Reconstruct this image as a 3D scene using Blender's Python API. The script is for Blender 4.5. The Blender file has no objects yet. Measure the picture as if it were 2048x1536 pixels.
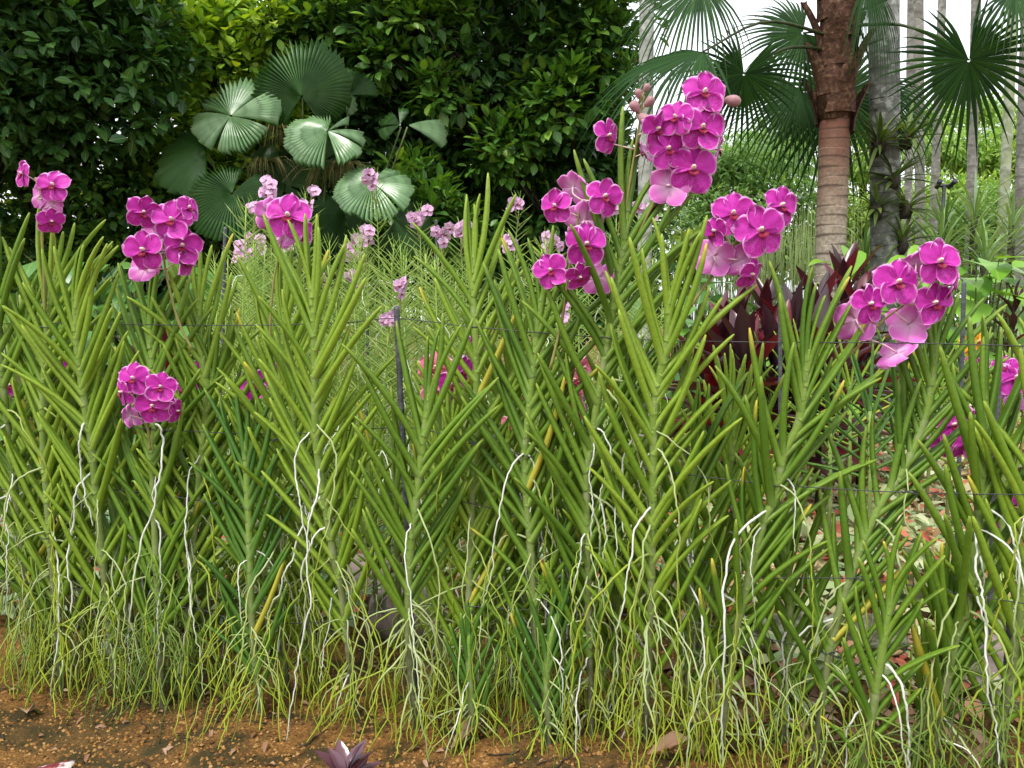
import bpy, math, random
import numpy as np
from mathutils import Vector, Matrix

random.seed(7); rng = np.random.default_rng(7)
R = math.radians
scene = bpy.context.scene
COL = scene.collection

# ------------------------------------------------------------------ camera
F_PX, W_PX, H_PX, CAM_H, HORIZON = 1607.0, 2048.0, 1536.0, 0.90, 640.0
PITCH = math.atan((768 - HORIZON) / F_PX)
cam_d = bpy.data.cameras.new('camera'); cam = bpy.data.objects.new('camera', cam_d); COL.objects.link(cam)
cam_d.sensor_width = 36; cam_d.lens = F_PX / W_PX * 36; cam_d.clip_start = 0.02; cam_d.clip_end = 2000
cam.location = (0, 0, CAM_H); cam.rotation_euler = (math.pi / 2 - PITCH, 0, 0)
scene.camera = cam

# ------------------------------------------------------------------ world, sun, exposure
world = bpy.data.worlds.new('World'); scene.world = world; world.use_nodes = True
wn = world.node_tree; wn.nodes.clear()
sky = wn.nodes.new('ShaderNodeTexSky'); sky.sky_type = 'NISHITA'; sky.sun_disc = False
sky.sun_elevation = R(62); sky.sun_rotation = R(215); sky.dust_density = 6; sky.air_density = 1.2
mix = wn.nodes.new('ShaderNodeMix'); mix.data_type = 'RGBA'; mix.inputs[0].default_value = 0.88
wn.links.new(sky.outputs[0], mix.inputs[6]); mix.inputs[7].default_value = (10.2, 10.6, 11.0, 1)   # even cloud cover
bg = wn.nodes.new('ShaderNodeBackground'); bg.inputs[1].default_value = 0.075
wo = wn.nodes.new('ShaderNodeOutputWorld')
wn.links.new(mix.outputs[2], bg.inputs[0]); wn.links.new(bg.outputs[0], wo.inputs[0])
sun_d = bpy.data.lights.new('sun', 'SUN'); sun = bpy.data.objects.new('sun', sun_d); COL.objects.link(sun)
sun_d.energy = 1.5; sun_d.angle = R(14); sun_d.color = (1, .97, .92)
sun.rotation_euler = (R(28), 0, R(-35))
vs = scene.view_settings; vs.view_transform = 'Standard'; vs.look = 'None'; vs.exposure = 1.25; vs.gamma = 1
vs.use_curve_mapping = False
scene.cycles.use_denoising = True
scene.cycles.max_bounces = 6; scene.cycles.diffuse_bounces = 3; scene.cycles.glossy_bounces = 2
scene.cycles.transmission_bounces = 4; scene.cycles.transparent_max_bounces = 4
scene.cycles.caustics_reflective = False; scene.cycles.caustics_refractive = False

# ------------------------------------------------------------------ pixel -> world
CP, SP = math.cos(PITCH), math.sin(PITCH)
def P(x, y, Y):
    """point on the ray through photo pixel (x, y) at world distance Y"""
    a = (x - 1024) / F_PX; b = (768 - y) / F_PX
    dy = CP + b * SP; dz = -SP + b * CP
    t = Y / dy
    return Vector((a * t, Y, CAM_H + dz * t))
def row(x):                 # the orchid row runs nearer to the camera towards the right
    return 1.95 - 0.245 * x / 1024.0
def ground_x(x, Y): return P(x, 700, Y).x

# ------------------------------------------------------------------ mesh helpers
def mesh_np(name, V, faces, mat=None, attrs=None, smooth=True, mat2=None):
    """V (n,3); faces: list of tuples or (m,k) array"""
    me = bpy.data.meshes.new(name)
    V = np.asarray(V, dtype=np.float32)
    if isinstance(faces, np.ndarray):
        k = faces.shape[1]; loops = faces.ravel().astype(np.int32)
        starts = np.arange(0, len(loops), k, dtype=np.int32)
    else:
        loops = np.array([i for f in faces for i in f], dtype=np.int32)
        ln = np.array([len(f) for f in faces]); starts = np.concatenate([[0], np.cumsum(ln)[:-1]]).astype(np.int32)
    me.vertices.add(len(V)); me.vertices.foreach_set('co', V.ravel())
    me.loops.add(len(loops)); me.loops.foreach_set('vertex_index', loops)
    me.polygons.add(len(starts)); me.polygons.foreach_set('loop_start', starts)
    me.update(calc_edges=True)
    if smooth: me.polygons.foreach_set('use_smooth', np.ones(len(starts), dtype=bool))
    for k2, a in (attrs or {}).items():
        at = me.attributes.new(k2, 'FLOAT', 'POINT'); at.data.foreach_set('value', np.asarray(a, dtype=np.float32))
    if mat: me.materials.append(mat)
    return me

def obj(name, me, parent=None, M=None):
    o = bpy.data.objects.new(name, me); COL.objects.link(o)
    if parent is not None: o.parent = parent
    if M is not None: o.matrix_basis = M
    return o
def thing(name, loc, label, cat, group=None):
    o = bpy.data.objects.new(name, None); COL.objects.link(o); o.location = loc; o.empty_display_size = .05
    return tag(o, label, cat, group)
def tag(o, label, cat, group=None):
    o['label'] = label; o['category'] = cat
    if group: o['group'] = group
    return o
def stuff(o): o['kind'] = 'stuff'; return o

def frame_from(z, xhint):
    z = Vector(z).normalized(); x = Vector(xhint); x = (x - z * x.dot(z))
    if x.length < 1e-5: x = z.orthogonal()
    x.normalize(); y = z.cross(x)
    return x, y, z
def mat_from(x, y, z, loc, s=1.0):
    return Matrix(((x.x * s, y.x * s, z.x * s, loc[0]), (x.y * s, y.y * s, z.y * s, loc[1]), (x.z * s, y.z * s, z.z * s, loc[2]), (0, 0, 0, 1)))

def tube_arrays(pts, rad, sides=6, cap=True):
    """pts list of Vector, rad list; returns V, faces(list), v-param"""
    n = len(pts); V = []; vv = []
    prev = None
    for i, p in enumerate(pts):
        t = (pts[min(i + 1, n - 1)] - pts[max(i - 1, 0)])
        if t.length < 1e-9: t = Vector((0, 0, 1))
        t.normalize()
        if prev is None: a = t.orthogonal().normalized()
        else:
            a = prev - t * prev.dot(t)
            a = a.normalized() if a.length > 1e-6 else t.orthogonal().normalized()
        prev = a; b = t.cross(a)
        for k in range(sides):
            an = 2 * math.pi * k / sides
            q = p + (a * math.cos(an) + b * math.sin(an)) * rad[i]
            V.append((q.x, q.y, q.z)); vv.append(i / (n - 1))
    Fc = []
    for i in range(n - 1):
        for k in range(sides):
            k2 = (k + 1) % sides
            Fc.append((i * sides + k, i * sides + k2, (i + 1) * sides + k2, (i + 1) * sides + k))
    if cap:
        Fc.append(tuple(range(sides - 1, -1, -1))); Fc.append(tuple((n - 1) * sides + k for k in range(sides)))
    return V, Fc, vv
def tubes_mesh(name, tubes, mat, sides=5):
    V, Fc, vv, rn = [], [], [], []
    for pts, rad in tubes:
        a, b, c = tube_arrays(pts, rad, sides); o = len(V)
        V += a; Fc += [tuple(i + o for i in f) for f in b]; vv += c; rn += [random.random()] * len(a)
    return mesh_np(name, V, Fc, mat, {'v': vv, 'rnd': rn})

def spline(pts, n):
    """Catmull-Rom through pts, n samples"""
    p = [pts[0] * 2 - pts[1]] + list(pts) + [pts[-1] * 2 - pts[-2]]
    out = []; m = len(pts) - 1
    for i in range(n):
        u = i / (n - 1) * m; k = min(int(u), m - 1); t = u - k
        a, b, c, d = p[k], p[k + 1], p[k + 2], p[k + 3]
        out.append(0.5 * ((2 * b) + (c - a) * t + (2 * a - 5 * b + 4 * c - d) * t * t + (3 * b - a - 3 * c + d) * t ** 3))
    return out

def arc(pts, n):
    """pts resampled to n points of even spacing"""
    fine = spline(pts, max(60, len(pts) * 16)); d = [0.0]
    for i in range(1, len(fine)): d.append(d[-1] + (fine[i] - fine[i - 1]).length)
    out = []; k = 0
    for i in range(n):
        t = d[-1] * i / (n - 1)
        while k < len(d) - 2 and d[k + 1] < t: k += 1
        f = (t - d[k]) / max(1e-9, d[k + 1] - d[k]); out.append(fine[k].lerp(fine[k + 1], f))
    return out
def leaf_tmpl(w=.5, fold=.12, curl=.15, pts=((.0, .03), (.2, .55), (.5, 1.0), (.8, .6), (1, .0)), extra=0):
    """unit-length leaf along +Y, normal +Z, folded along its midrib"""
    V = [(0, 0, 0)]; Fc = []; inner = pts[1:-1]
    for v, q in inner:
        z = -curl * v * v; hw = w * .5 * q
        V += [(-hw, v, z + fold * hw * 2), (0, v, z), (hw, v, z + fold * hw * 2)]
    V.append((0, 1, -curl))
    Fc += [(0, 2, 1), (0, 3, 2)]
    for i in range(len(inner) - 1):
        b = 1 + 3 * i
        Fc += [(b, b + 1, b + 4, b + 3), (b + 1, b + 2, b + 5, b + 4)]
    b = 1 + 3 * (len(inner) - 1); t = len(V) - 1
    Fc += [(b, b + 1, t), (b + 1, b + 2, t)]
    return np.array(V), Fc
def bulk_mesh(name, tmpl, pos, ydir, zdir, size, mat, rnd=None):
    TV, TF = tmpl; N = len(pos); k = len(TV)
    y = ydir / np.maximum(np.linalg.norm(ydir, axis=1, keepdims=True), 1e-9)
    x = np.cross(y, zdir); x /= np.maximum(np.linalg.norm(x, axis=1, keepdims=True), 1e-9)
    z = np.cross(x, y)
    V = pos[:, None, :] + size[:, None, None] * (TV[None, :, 0:1] * x[:, None, :] + TV[None, :, 1:2] * y[:, None, :] + TV[None, :, 2:3] * z[:, None, :])
    V = V.reshape(-1, 3)
    tri = []
    for f in TF:
        for j in range(1, len(f) - 1): tri.append((f[0], f[j], f[j + 1]))
    tri = np.array(tri)
    FA = (tri[None] + (np.arange(N) * k)[:, None, None]).reshape(-1, 3)
    if rnd is None: rnd = rng.random(N)
    return mesh_np(name, V, FA, mat, {'rnd': np.repeat(rnd, k), 'v': np.tile(TV[:, 1], N), 'u': np.tile(TV[:, 0], N)})
def rand_dirs(n):
    d = rng.normal(size=(n, 3)); return d / np.linalg.norm(d, axis=1, keepdims=True)

# ------------------------------------------------------------------ materials
def newmat(name):
    m = bpy.data.materials.new(name); m.use_nodes = True; nt = m.node_tree; nt.nodes.clear()
    out = nt.nodes.new('ShaderNodeOutputMaterial'); return m, nt, out
def nd(nt, t, **kw):
    n = nt.nodes.new(t)
    for k, v in kw.items(): setattr(n, k, v)
    return n
def attr(nt, name):
    a = nd(nt, 'ShaderNodeAttribute'); a.attribute_name = name; return a.outputs['Fac']
def math_(nt, op, a, b=None, c=None):
    n = nd(nt, 'ShaderNodeMath', operation=op)
    for i, v in enumerate((a, b, c)):
        if v is None: continue
        if isinstance(v, (int, float)): n.inputs[i].default_value = v
        else: nt.links.new(v, n.inputs[i])
    return n.outputs[0]
def ramp(nt, fac, stops, interp='LINEAR'):
    n = nd(nt, 'ShaderNodeValToRGB'); cr = n.color_ramp; cr.interpolation = interp
    while len(cr.elements) < len(stops): cr.elements.new(.5)
    for e, (p, c) in zip(cr.elements, stops):
        e.position = p; e.color = (*c, 1) if len(c) == 3 else c
    nt.links.new(fac, n.inputs[0]); return n.outputs[0]
def mixc(nt, fac, a, b, blend='MIX'):
    n = nd(nt, 'ShaderNodeMix', data_type='RGBA', blend_type=blend)
    for i, v in ((0, fac), (6, a), (7, b)):
        if isinstance(v, (int, float)): n.inputs[i].default_value = v
        elif isinstance(v, tuple): n.inputs[i].default_value = (*v, 1)
        else: nt.links.new(v, n.inputs[i])
    return n.outputs[2]
def noise(nt, scale, detail=3, coord='Object', rough=.55, vec=None):
    n = nd(nt, 'ShaderNodeTexNoise'); n.inputs['Scale'].default_value = scale; n.inputs['Detail'].default_value = detail
    n.inputs['Roughness'].default_value = rough
    if vec is None:
        tc = nd(nt, 'ShaderNodeTexCoord'); vec = tc.outputs[coord]
    nt.links.new(vec, n.inputs['Vector']); return n.outputs[0]
def rnd_fac(nt):
    oi = nd(nt, 'ShaderNodeObjectInfo')
    return math_(nt, 'FRACT', math_(nt, 'ADD', oi.outputs['Random'], attr(nt, 'rnd')))
def finish(nt, out, color, rough=.5, spec=.5, trans=0., tcol=None, bump=None, bstr=.3, bdist=.01, coat=0.):
    p = nd(nt, 'ShaderNodeBsdfPrincipled')
    if isinstance(color, tuple): p.inputs['Base Color'].default_value = (*color, 1)
    else: nt.links.new(color, p.inputs['Base Color'])
    if isinstance(rough, (int, float)): p.inputs['Roughness'].default_value = rough
    else: nt.links.new(rough, p.inputs['Roughness'])
    p.inputs['Specular IOR Level'].default_value = spec
    p.inputs['Coat Weight'].default_value = coat
    if bump is not None:
        b = nd(nt, 'ShaderNodeBump'); b.inputs['Strength'].default_value = bstr; b.inputs['Distance'].default_value = bdist
        nt.links.new(bump, b.inputs['Height']); nt.links.new(b.outputs[0], p.inputs['Normal'])
    if trans > 0:
        t = nd(nt, 'ShaderNodeBsdfTranslucent')
        c = tcol if tcol is not None else color
        if isinstance(c, tuple): t.inputs[0].default_value = (*c, 1)
        else: nt.links.new(c, t.inputs[0])
        ms = nd(nt, 'ShaderNodeMixShader'); ms.inputs[0].default_value = trans
        nt.links.new(p.outputs[0], ms.inputs[1]); nt.links.new(t.outputs[0], ms.inputs[2])
        nt.links.new(ms.outputs[0], out.inputs[0])
    else: nt.links.new(p.outputs[0], out.inputs[0])

def foliage_mat(name, cols, rough=.45, spec=.4, trans=.25, tgain=(1.6, 1.5, .6), nscale=0, veins=False):
    m, nt, out = newmat(name)
    c = ramp(nt, rnd_fac(nt), [(i / max(1, len(cols) - 1), k) for i, k in enumerate(cols)])
    if nscale: c = mixc(nt, math_(nt, 'MULTIPLY', noise(nt, nscale), .5), c, (cols[0][0] * .35, cols[0][1] * .4, cols[0][2] * .4))
    if veins:   # paler midrib
        u = math_(nt, 'ABSOLUTE', attr(nt, 'u'))
        c = mixc(nt, math_(nt, 'MULTIPLY', math_(nt, 'LESS_THAN', u, .018), .45), c, (.3, .4, .12))
    tc = mixc(nt, 1.0, c, tgain, 'MULTIPLY')
    finish(nt, out, c, rough, spec, trans, tc)
    return m

def vanda_mat(name, cols, tipyellow=.05):
    m, nt, out = newmat(name)
    oi = nd(nt, 'ShaderNodeObjectInfo')
    c = ramp(nt, oi.outputs['Random'], [(i / (len(cols) - 1), k) for i, k in enumerate(cols)])
    v = attr(nt, 'v')
    n1 = noise(nt, 26, 4)
    c = mixc(nt, math_(nt, 'MULTIPLY', ramp(nt, n1, [(.35, (0, 0, 0)), (.7, (1, 1, 1))]), .4), c, tuple(.62 * k for k in cols[0]))
    # base paler, tip warmer
    c = mixc(nt, ramp(nt, v, [(0, (.3,) * 3), (.16, (0, 0, 0))]), c, (.30, .40, .12))
    c = mixc(nt, ramp(nt, v, [(.84, (0, 0, 0)), (1, (.4,) * 3)]), c, (.34, .40, .04))
    sel = math_(nt, 'GREATER_THAN', math_(nt, 'FRACT', math_(nt, 'MULTIPLY', oi.outputs['Random'], 37.7)), 1 - tipyellow)
    c = mixc(nt, math_(nt, 'MULTIPLY', sel, ramp(nt, v, [(.8, (0, 0, 0)), (1, (.9,) * 3)])), c, (.52, .40, .04))
    old = math_(nt, 'GREATER_THAN', math_(nt, 'FRACT', math_(nt, 'MULTIPLY', oi.outputs['Random'], 91.3)), .993)
    c = mixc(nt, math_(nt, 'MULTIPLY', old, .85), c, (.44, .39, .04))
    c = mixc(nt, ramp(nt, noise(nt, 9, 5), [(.68, (0, 0, 0)), (.74, (.55,) * 3)]), c, (.13, .10, .03))
    # fine freckles
    vo = nd(nt, 'ShaderNodeTexVoronoi'); vo.inputs['Scale'].default_value = 150
    tc = nd(nt, 'ShaderNodeTexCoord'); nt.links.new(tc.outputs['Object'], vo.inputs['Vector'])
    c = mixc(nt, math_(nt, 'MULTIPLY', math_(nt, 'LESS_THAN', vo.outputs['Distance'], .22), .35), c, (.06, .085, .02))
    finish(nt, out, c, ramp(nt, n1, [(0, (.38,) * 3), (1, (.6,) * 3)]), .35, 0, None, n1, .15, .004)
    return m

def petal_mat(name, deep, mid, rim, backc, spot):
    m, nt, out = newmat(name)
    e, v, b = attr(nt, 'edge'), attr(nt, 'v'), attr(nt, 'back')
    oi = nd(nt, 'ShaderNodeObjectInfo')
    c = mixc(nt, ramp(nt, noise(nt, 55, 3), [(.35, (0, 0, 0)), (.65, (1, 1, 1))]), deep, mid)
    c = mixc(nt, math_(nt, 'MULTIPLY', oi.outputs['Random'], .65), c, mid)
    vo = nd(nt, 'ShaderNodeTexVoronoi'); vo.inputs['Scale'].default_value = 520
    tc = nd(nt, 'ShaderNodeTexCoord'); nt.links.new(tc.outputs['Object'], vo.inputs['Vector'])
    sp = math_(nt, 'MULTIPLY', ramp(nt, vo.outputs['Distance'], [(.12, (1, 1, 1)), (.3, (0, 0, 0))]), attr(nt, 'spots'))
    c = mixc(nt, math_(nt, 'MULTIPLY', sp, .85), c, spot)
    wv = nd(nt, 'ShaderNodeTexWave'); wv.inputs['Scale'].default_value = 95; wv.inputs['Distortion'].default_value = 2.5
    wv.inputs['Detail'].default_value = 2; nt.links.new(tc.outputs['Object'], wv.inputs['Vector'])
    c = mixc(nt, math_(nt, 'MULTIPLY', wv.outputs[0], .16), c, tuple(k * .6 for k in deep))
    c = mixc(nt, ramp(nt, v, [(0, (.6,) * 3), (.16, (0, 0, 0))]), c, rim)
    bc = mixc(nt, ramp(nt, wv.outputs[0], [(0, (0, 0, 0)), (1, (.45,) * 3)]), backc, mid)
    bc = mixc(nt, ramp(nt, v, [(0, (.9,) * 3), (.65, (0, 0, 0))]), bc, tuple(.35 * k + .6 for k in backc))
    c = mixc(nt, math_(nt, 'MULTIPLY', b, .88), c, bc)
    c = mixc(nt, ramp(nt, e, [(.0, (1,) * 3), (.09, (.7,) * 3), (.2, (0, 0, 0))]), c, rim)
    finish(nt, out, c, .5, .3, .28, c, wv.outputs[0], .08, .002)
    return m

M = {}
M['vanda_light'] = vanda_mat('vanda_light', [(.13, .235, .013), (.225, .335, .026), (.175, .285, .018)])
M['vanda_mid'] = vanda_mat('vanda_mid', [(.068, .15, .009), (.14, .245, .017), (.10, .195, .012)])
M['vanda_dark'] = vanda_mat('vanda_dark', [(.04, .12, .012), (.075, .17, .016), (.055, .14, .014)], .05)
M['pencil'] = foliage_mat('pencil_leaf', [(.22, .33, .05), (.30, .42, .08), (.16, .28, .04), (.33, .42, .12)], .5, .3, 0)
M['petal'] = petal_mat('petal', (.46, .006, .28), (.66, .04, .50), (.90, .48, .82), (.74, .22, .60), (.88, .42, .78))
M['petal_pale'] = petal_mat('petal_pale', (.74, .36, .62), (.86, .60, .80), (.9, .7, .86), (.8, .5, .72), (.6, .05, .35))
M['petal_coral'] = petal_mat('petal_coral', (.74, .12, .26), (.84, .28, .38), (.92, .62, .62), (.88, .5, .55), (.75, .05, .2))
M['petal_yellow'] = petal_mat('petal_yellow', (.80, .36, .01), (.86, .50, .03), (.9, .66, .2), (.85, .5, .08), (.7, .2, .01))
m, nt, out = newmat('lip'); finish(nt, out, mixc(nt, noise(nt, 160), (.13, .002, .022), (.27, .010, .045)), .5, .2); M['lip'] = m
m, nt, out = newmat('column'); finish(nt, out, mixc(nt, ramp(nt, attr(nt, 'v'), [(.3, (0, 0, 0)), (.8, (1, 1, 1))]), (.80, .55, .62), (.85, .66, .52)), .4, .4); M['column'] = m
m, nt, out = newmat('bud'); finish(nt, out, mixc(nt, noise(nt, 60), (.24, .11, .13), (.46, .25, .25)), .5, .3); M['bud'] = m
m, nt, out = newmat('flower_stalk'); finish(nt, out, mixc(nt, noise(nt, 40), (.20, .22, .05), (.30, .24, .09)), .5, .3); M['stalk'] = m
# stems: green above, greyish and dry below
m, nt, out = newmat('orchid_stem')
c = ramp(nt, attr(nt, 'v'), [(0, (.17, .27, .03)), (.45, (.16, .24, .045)), (.75, (.16, .18, .07)), (1, (.08, .075, .045))])
c = mixc(nt, math_(nt, 'MULTIPLY', ramp(nt, noise(nt, 30, 5), [(.5, (0, 0, 0)), (.7, (1, 1, 1))]), .5), c, (.30, .31, .20))
finish(nt, out, c, .6, .25, 0, None, noise(nt, 90), .3, .004); M['stem'] = m
def root_mat(name, stops):
    m, nt, out = newmat(name)
    n = noise(nt, 18, 4)
    f = math_(nt, 'ADD', math_(nt, 'MULTIPLY', attr(nt, 'v'), .75), math_(nt, 'MULTIPLY', math_(nt, 'SUBTRACT', rnd_fac(nt), .5), .5))
    f = math_(nt, 'ADD', f, math_(nt, 'MULTIPLY', math_(nt, 'SUBTRACT', n, .5), .5))
    finish(nt, out, ramp(nt, f, stops), .6, .25, 0, None, noise(nt, 130), .3, .003); return m
M['root_white'] = root_mat('root_white', [(0, (.58, .60, .52)), (.35, (.66, .67, .60)), (.65, (.40, .46, .24)), (1, (.20, .28, .06))])
M['root_green'] = root_mat('root_green', [(0, (.34, .40, .18)), (.35, (.25, .32, .03)), (.7, (.26, .31, .016)), (1, (.09, .10, .02))])
M['root_dark'] = root_mat('root_dark', [(0, (.16, .24, .04)), (.5, (.10, .16, .022)), (1, (.04, .045, .016))])
M['root_far'] = root_mat('root_far', [(0, (.6, .63, .5)), (1, (.45, .5, .3))])
# ground
m, nt, out = newmat('laterite_grit')
n1, n2, n3 = noise(nt, 1.9, 4), noise(nt, 150, 5, rough=.75), noise(nt, 11, 4)
c = ramp(nt, n2, [(.28, (.045, .022, .008)), (.45, (.20, .095, .028)), (.6, (.36, .18, .05)), (.78, (.50, .30, .12))])
c = mixc(nt, ramp(nt, n3, [(.45, (0, 0, 0)), (.6, (.85,) * 3)]), c, (.035, .036, .014))
c = mixc(nt, ramp(nt, n1, [(.5, (0, 0, 0)), (.62, (.7,) * 3)]), c, (.055, .05, .02))
finish(nt, out, c, .95, .15, 0, None, n2, .9, .012); M['ground'] = m
def plain(name, c1, c2, scale=20, rough=.8, spec=.2, bstr=.4, bdist=.01, detail=4):
    m, nt, out = newmat(name); n = noise(nt, scale, detail)
    c = ramp(nt, n, [(.3, c1), (.7, c2)]); finish(nt, out, c, rough, spec, 0, None, n, bstr, bdist); return m
m, nt, out = newmat('grit'); finish(nt, out, ramp(nt, rnd_fac(nt), [(0, (.03, .018, .008)), (.4, (.15, .07, .022)), (.7, (.28, .14, .04)), (1, (.34, .20, .08))]), .95, .1); M['grit'] = m
M['rebar'] = plain('rebar_steel', (.035, .036, .042), (.10, .105, .115), 60, .55, .5)
M['wire'] = plain('black_wire', (.02, .02, .022), (.05, .05, .055), 60, .45, .5)
m, nt, out = newmat('rock'); n = noise(nt, 7, 6)
c = ramp(nt, n, [(.3, (.10, .085, .075)), (.5, (.30, .23, .21)), (.7, (.42, .36, .33))])
c = mixc(nt, ramp(nt, noise(nt, 14, 4), [(.52, (0, 0, 0)), (.62, (.8,) * 3)]), c, (.07, .085, .04)); finish(nt, out, c, .9, .15, 0, None, n, .6, .03); M['rock'] = m
m, nt, out = newmat('dry_leaf'); c = ramp(nt, rnd_fac(nt), [(0, (.22, .11, .055)), (.4, (.34, .20, .12)), (.75, (.46, .31, .21)), (1, (.36, .22, .13))])
finish(nt, out, mixc(nt, math_(nt, 'MULTIPLY', noise(nt, 50), .5), c, (.12, .06, .03)), .6, .25, .1); M['dry'] = m
m, nt, out = newmat('yellow_petal_litter'); finish(nt, out, (.8, .68, .22), .6, .2, .2); M['litter_yellow'] = m

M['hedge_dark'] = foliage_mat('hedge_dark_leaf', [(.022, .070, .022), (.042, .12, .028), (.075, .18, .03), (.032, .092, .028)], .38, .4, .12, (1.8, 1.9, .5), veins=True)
M['hedge_mid'] = foliage_mat('hedge_mid_leaf', [(.035, .11, .02), (.07, .19, .026), (.12, .27, .03), (.05, .14, .03), (.22, .38, .04)], .36, .42, .2, (1.7, 1.6, .5), veins=True)  # brighter tufts: light tops of leaf groups put into the leaf colour
M['hedge_lime'] = foliage_mat('hedge_lime_leaf', [(.12, .27, .02), (.22, .40, .03), (.34, .50, .04), (.16, .32, .03), (.42, .52, .05)], .4, .35, .32, (1.6, 1.4, .5), veins=True)  # sky light on this crown zone is put into the lime colour
M['bush'] = foliage_mat('bush_leaf', [(.03, .085, .02), (.055, .14, .025), (.09, .20, .03), (.13, .25, .03)], .42, .35, .25)
M['bush_yellow'] = foliage_mat('bush_yellow_leaf', [(.22, .30, .03), (.35, .42, .04), (.16, .28, .03)], .45, .3, .35)
M['far_leaf'] = foliage_mat('far_leaf', [(.10, .19, .075), (.16, .29, .085), (.24, .38, .10), (.12, .23, .09)], .6, .2, .35, (1.5, 1.5, .7))  # lightened: haze over the distant trees is painted into the leaf colour
M['far_leaf_bright'] = foliage_mat('far_leaf_bright', [(.20, .34, .08), (.28, .44, .10), (.38, .52, .13), (.22, .36, .12)], .6, .2, .4, (1.4, 1.4, .6))  # far crowns, lightened the same way in place of haze
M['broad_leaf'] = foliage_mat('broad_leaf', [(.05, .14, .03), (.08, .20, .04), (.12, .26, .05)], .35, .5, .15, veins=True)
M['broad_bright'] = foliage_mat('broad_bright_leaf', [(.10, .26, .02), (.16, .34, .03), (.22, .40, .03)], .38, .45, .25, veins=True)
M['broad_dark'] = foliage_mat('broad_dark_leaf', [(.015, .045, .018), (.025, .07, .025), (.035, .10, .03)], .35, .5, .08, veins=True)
M['cordy'] = foliage_mat('red_cordyline_leaf', [(.036, .012, .018), (.055, .014, .022), (.14, .014, .026), (.05, .025, .034), (.04, .022, .022)], .3, .6, .14, (2.6, .5, .6))
M['purple'] = foliage_mat('purple_leaf', [(.07, .03, .045), (.12, .055, .075), (.10, .03, .035)], .2, .6, .1, (1.8, .6, .8))
M['varieg'] = foliage_mat('variegated_leaf', [(.20, .30, .13), (.42, .46, .22), (.55, .55, .34), (.30, .38, .16), (.16, .28, .12), (.50, .10, .06), (.42, .40, .20), (.36, .05, .04)], .5, .3, .2, (1.2, 1.2, .8))
M['sage'] = foliage_mat('sage_leaf', [(.14, .24, .12), (.26, .36, .20), (.36, .42, .24), (.10, .18, .08), (.44, .10, .06)], .5, .3, .15)
M['strap'] = foliage_mat('strap_leaf', [(.10, .20, .05), (.18, .30, .10), (.24, .36, .12), (.22, .32, .20)], .45, .35, .2)
M['epi'] = foliage_mat('epiphyte_leaf', [(.05, .09, .025), (.10, .16, .03), (.16, .22, .05)], .5, .3, .15)
M['reed'] = foliage_mat('reed', [(.24, .32, .12), (.32, .40, .16), (.20, .28, .10)], .6, .2, .1)
M['cascade'] = foliage_mat('fruit_stalk_fibre', [(.16, .15, .05), (.22, .20, .07), (.12, .10, .04)], .6, .2, 0)
def fan_mat(name, c1, c2, rough, spec, trans):
    m, nt, out = newmat(name)
    oi = nd(nt, 'ShaderNodeObjectInfo')
    c = mixc(nt, attr(nt, 'rnd'), c1, c2)
    c = mixc(nt, math_(nt, 'MULTIPLY', noise(nt, 6), .35), c, tuple(k * .5 for k in c1))
    finish(nt, out, c, rough, spec, trans, mixc(nt, 1., c, (1.7, 1.6, .6), 'MULTIPLY')); return m
M['fan'] = fan_mat('round_fan_leaf', (.024, .085, .018), (.06, .155, .028), .42, .3, .12)
M['fan_pale'] = fan_mat('pale_fan_leaf', (.075, .19, .055), (.24, .40, .18), .32, .6, .12)  # paler colour paints in the sky reflected by tilted leaves
M['frond'] = fan_mat('palm_frond', (.012, .042, .010), (.032, .09, .017), .55, .12, .22)  # albedo darkened: backlit shade of the fronds put into the colour
M['petiole'] = plain('petiole', (.06, .10, .03), (.12, .14, .04), 20, .5, .3, .2, .004)
M['dark_petiole'] = plain('dark_petiole', (.025, .04, .014), (.05, .06, .02), 20, .55, .25, .2, .004)
M['bark_dark'] = plain('dark_bark', (.02, .018, .014), (.07, .06, .045), 12, .9, .1, .6, .03)
m, nt, out = newmat('red_palm_trunk')
tc = nd(nt, 'ShaderNodeTexCoord'); sx = nd(nt, 'ShaderNodeSeparateXYZ'); nt.links.new(tc.outputs['Object'], sx.inputs[0])
n = noise(nt, 6, 5); n2 = noise(nt, 40, 4)
hz = math_(nt, 'ADD', sx.outputs[2], math_(nt, 'MULTIPLY', math_(nt, 'SUBTRACT', n, .5), .5))
hz = math_(nt, 'DIVIDE', hz, 3.0)
c = ramp(nt, hz, [(.45, (.36, .31, .25)), (.56, (.30, .23, .17)), (.65, (.22, .13, .09)), (.72, (.16, .062, .04)), (.80, (.12, .045, .03))])
c = mixc(nt, math_(nt, 'MULTIPLY', ramp(nt, n2, [(.4, (1, 1, 1)), (.6, (0, 0, 0))]), .45), c, (.10, .07, .05))
c = mixc(nt, math_(nt, 'MULTIPLY', attr(nt, 'ring'), .8), c, (.05, .03, .02))
finish(nt, out, c, .75, .25, 0, None, n2, .4, .01); M['red_trunk'] = m
m, nt, out = newmat('palm_fibre'); n = noise(nt, 30, 5)
finish(nt, out, ramp(nt, n, [(.3, (.04, .022, .015)), (.55, (.11, .055, .035)), (.75, (.25, .16, .10))]), .85, .15, 0, None, n, .6, .02); M['fibre'] = m
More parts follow.
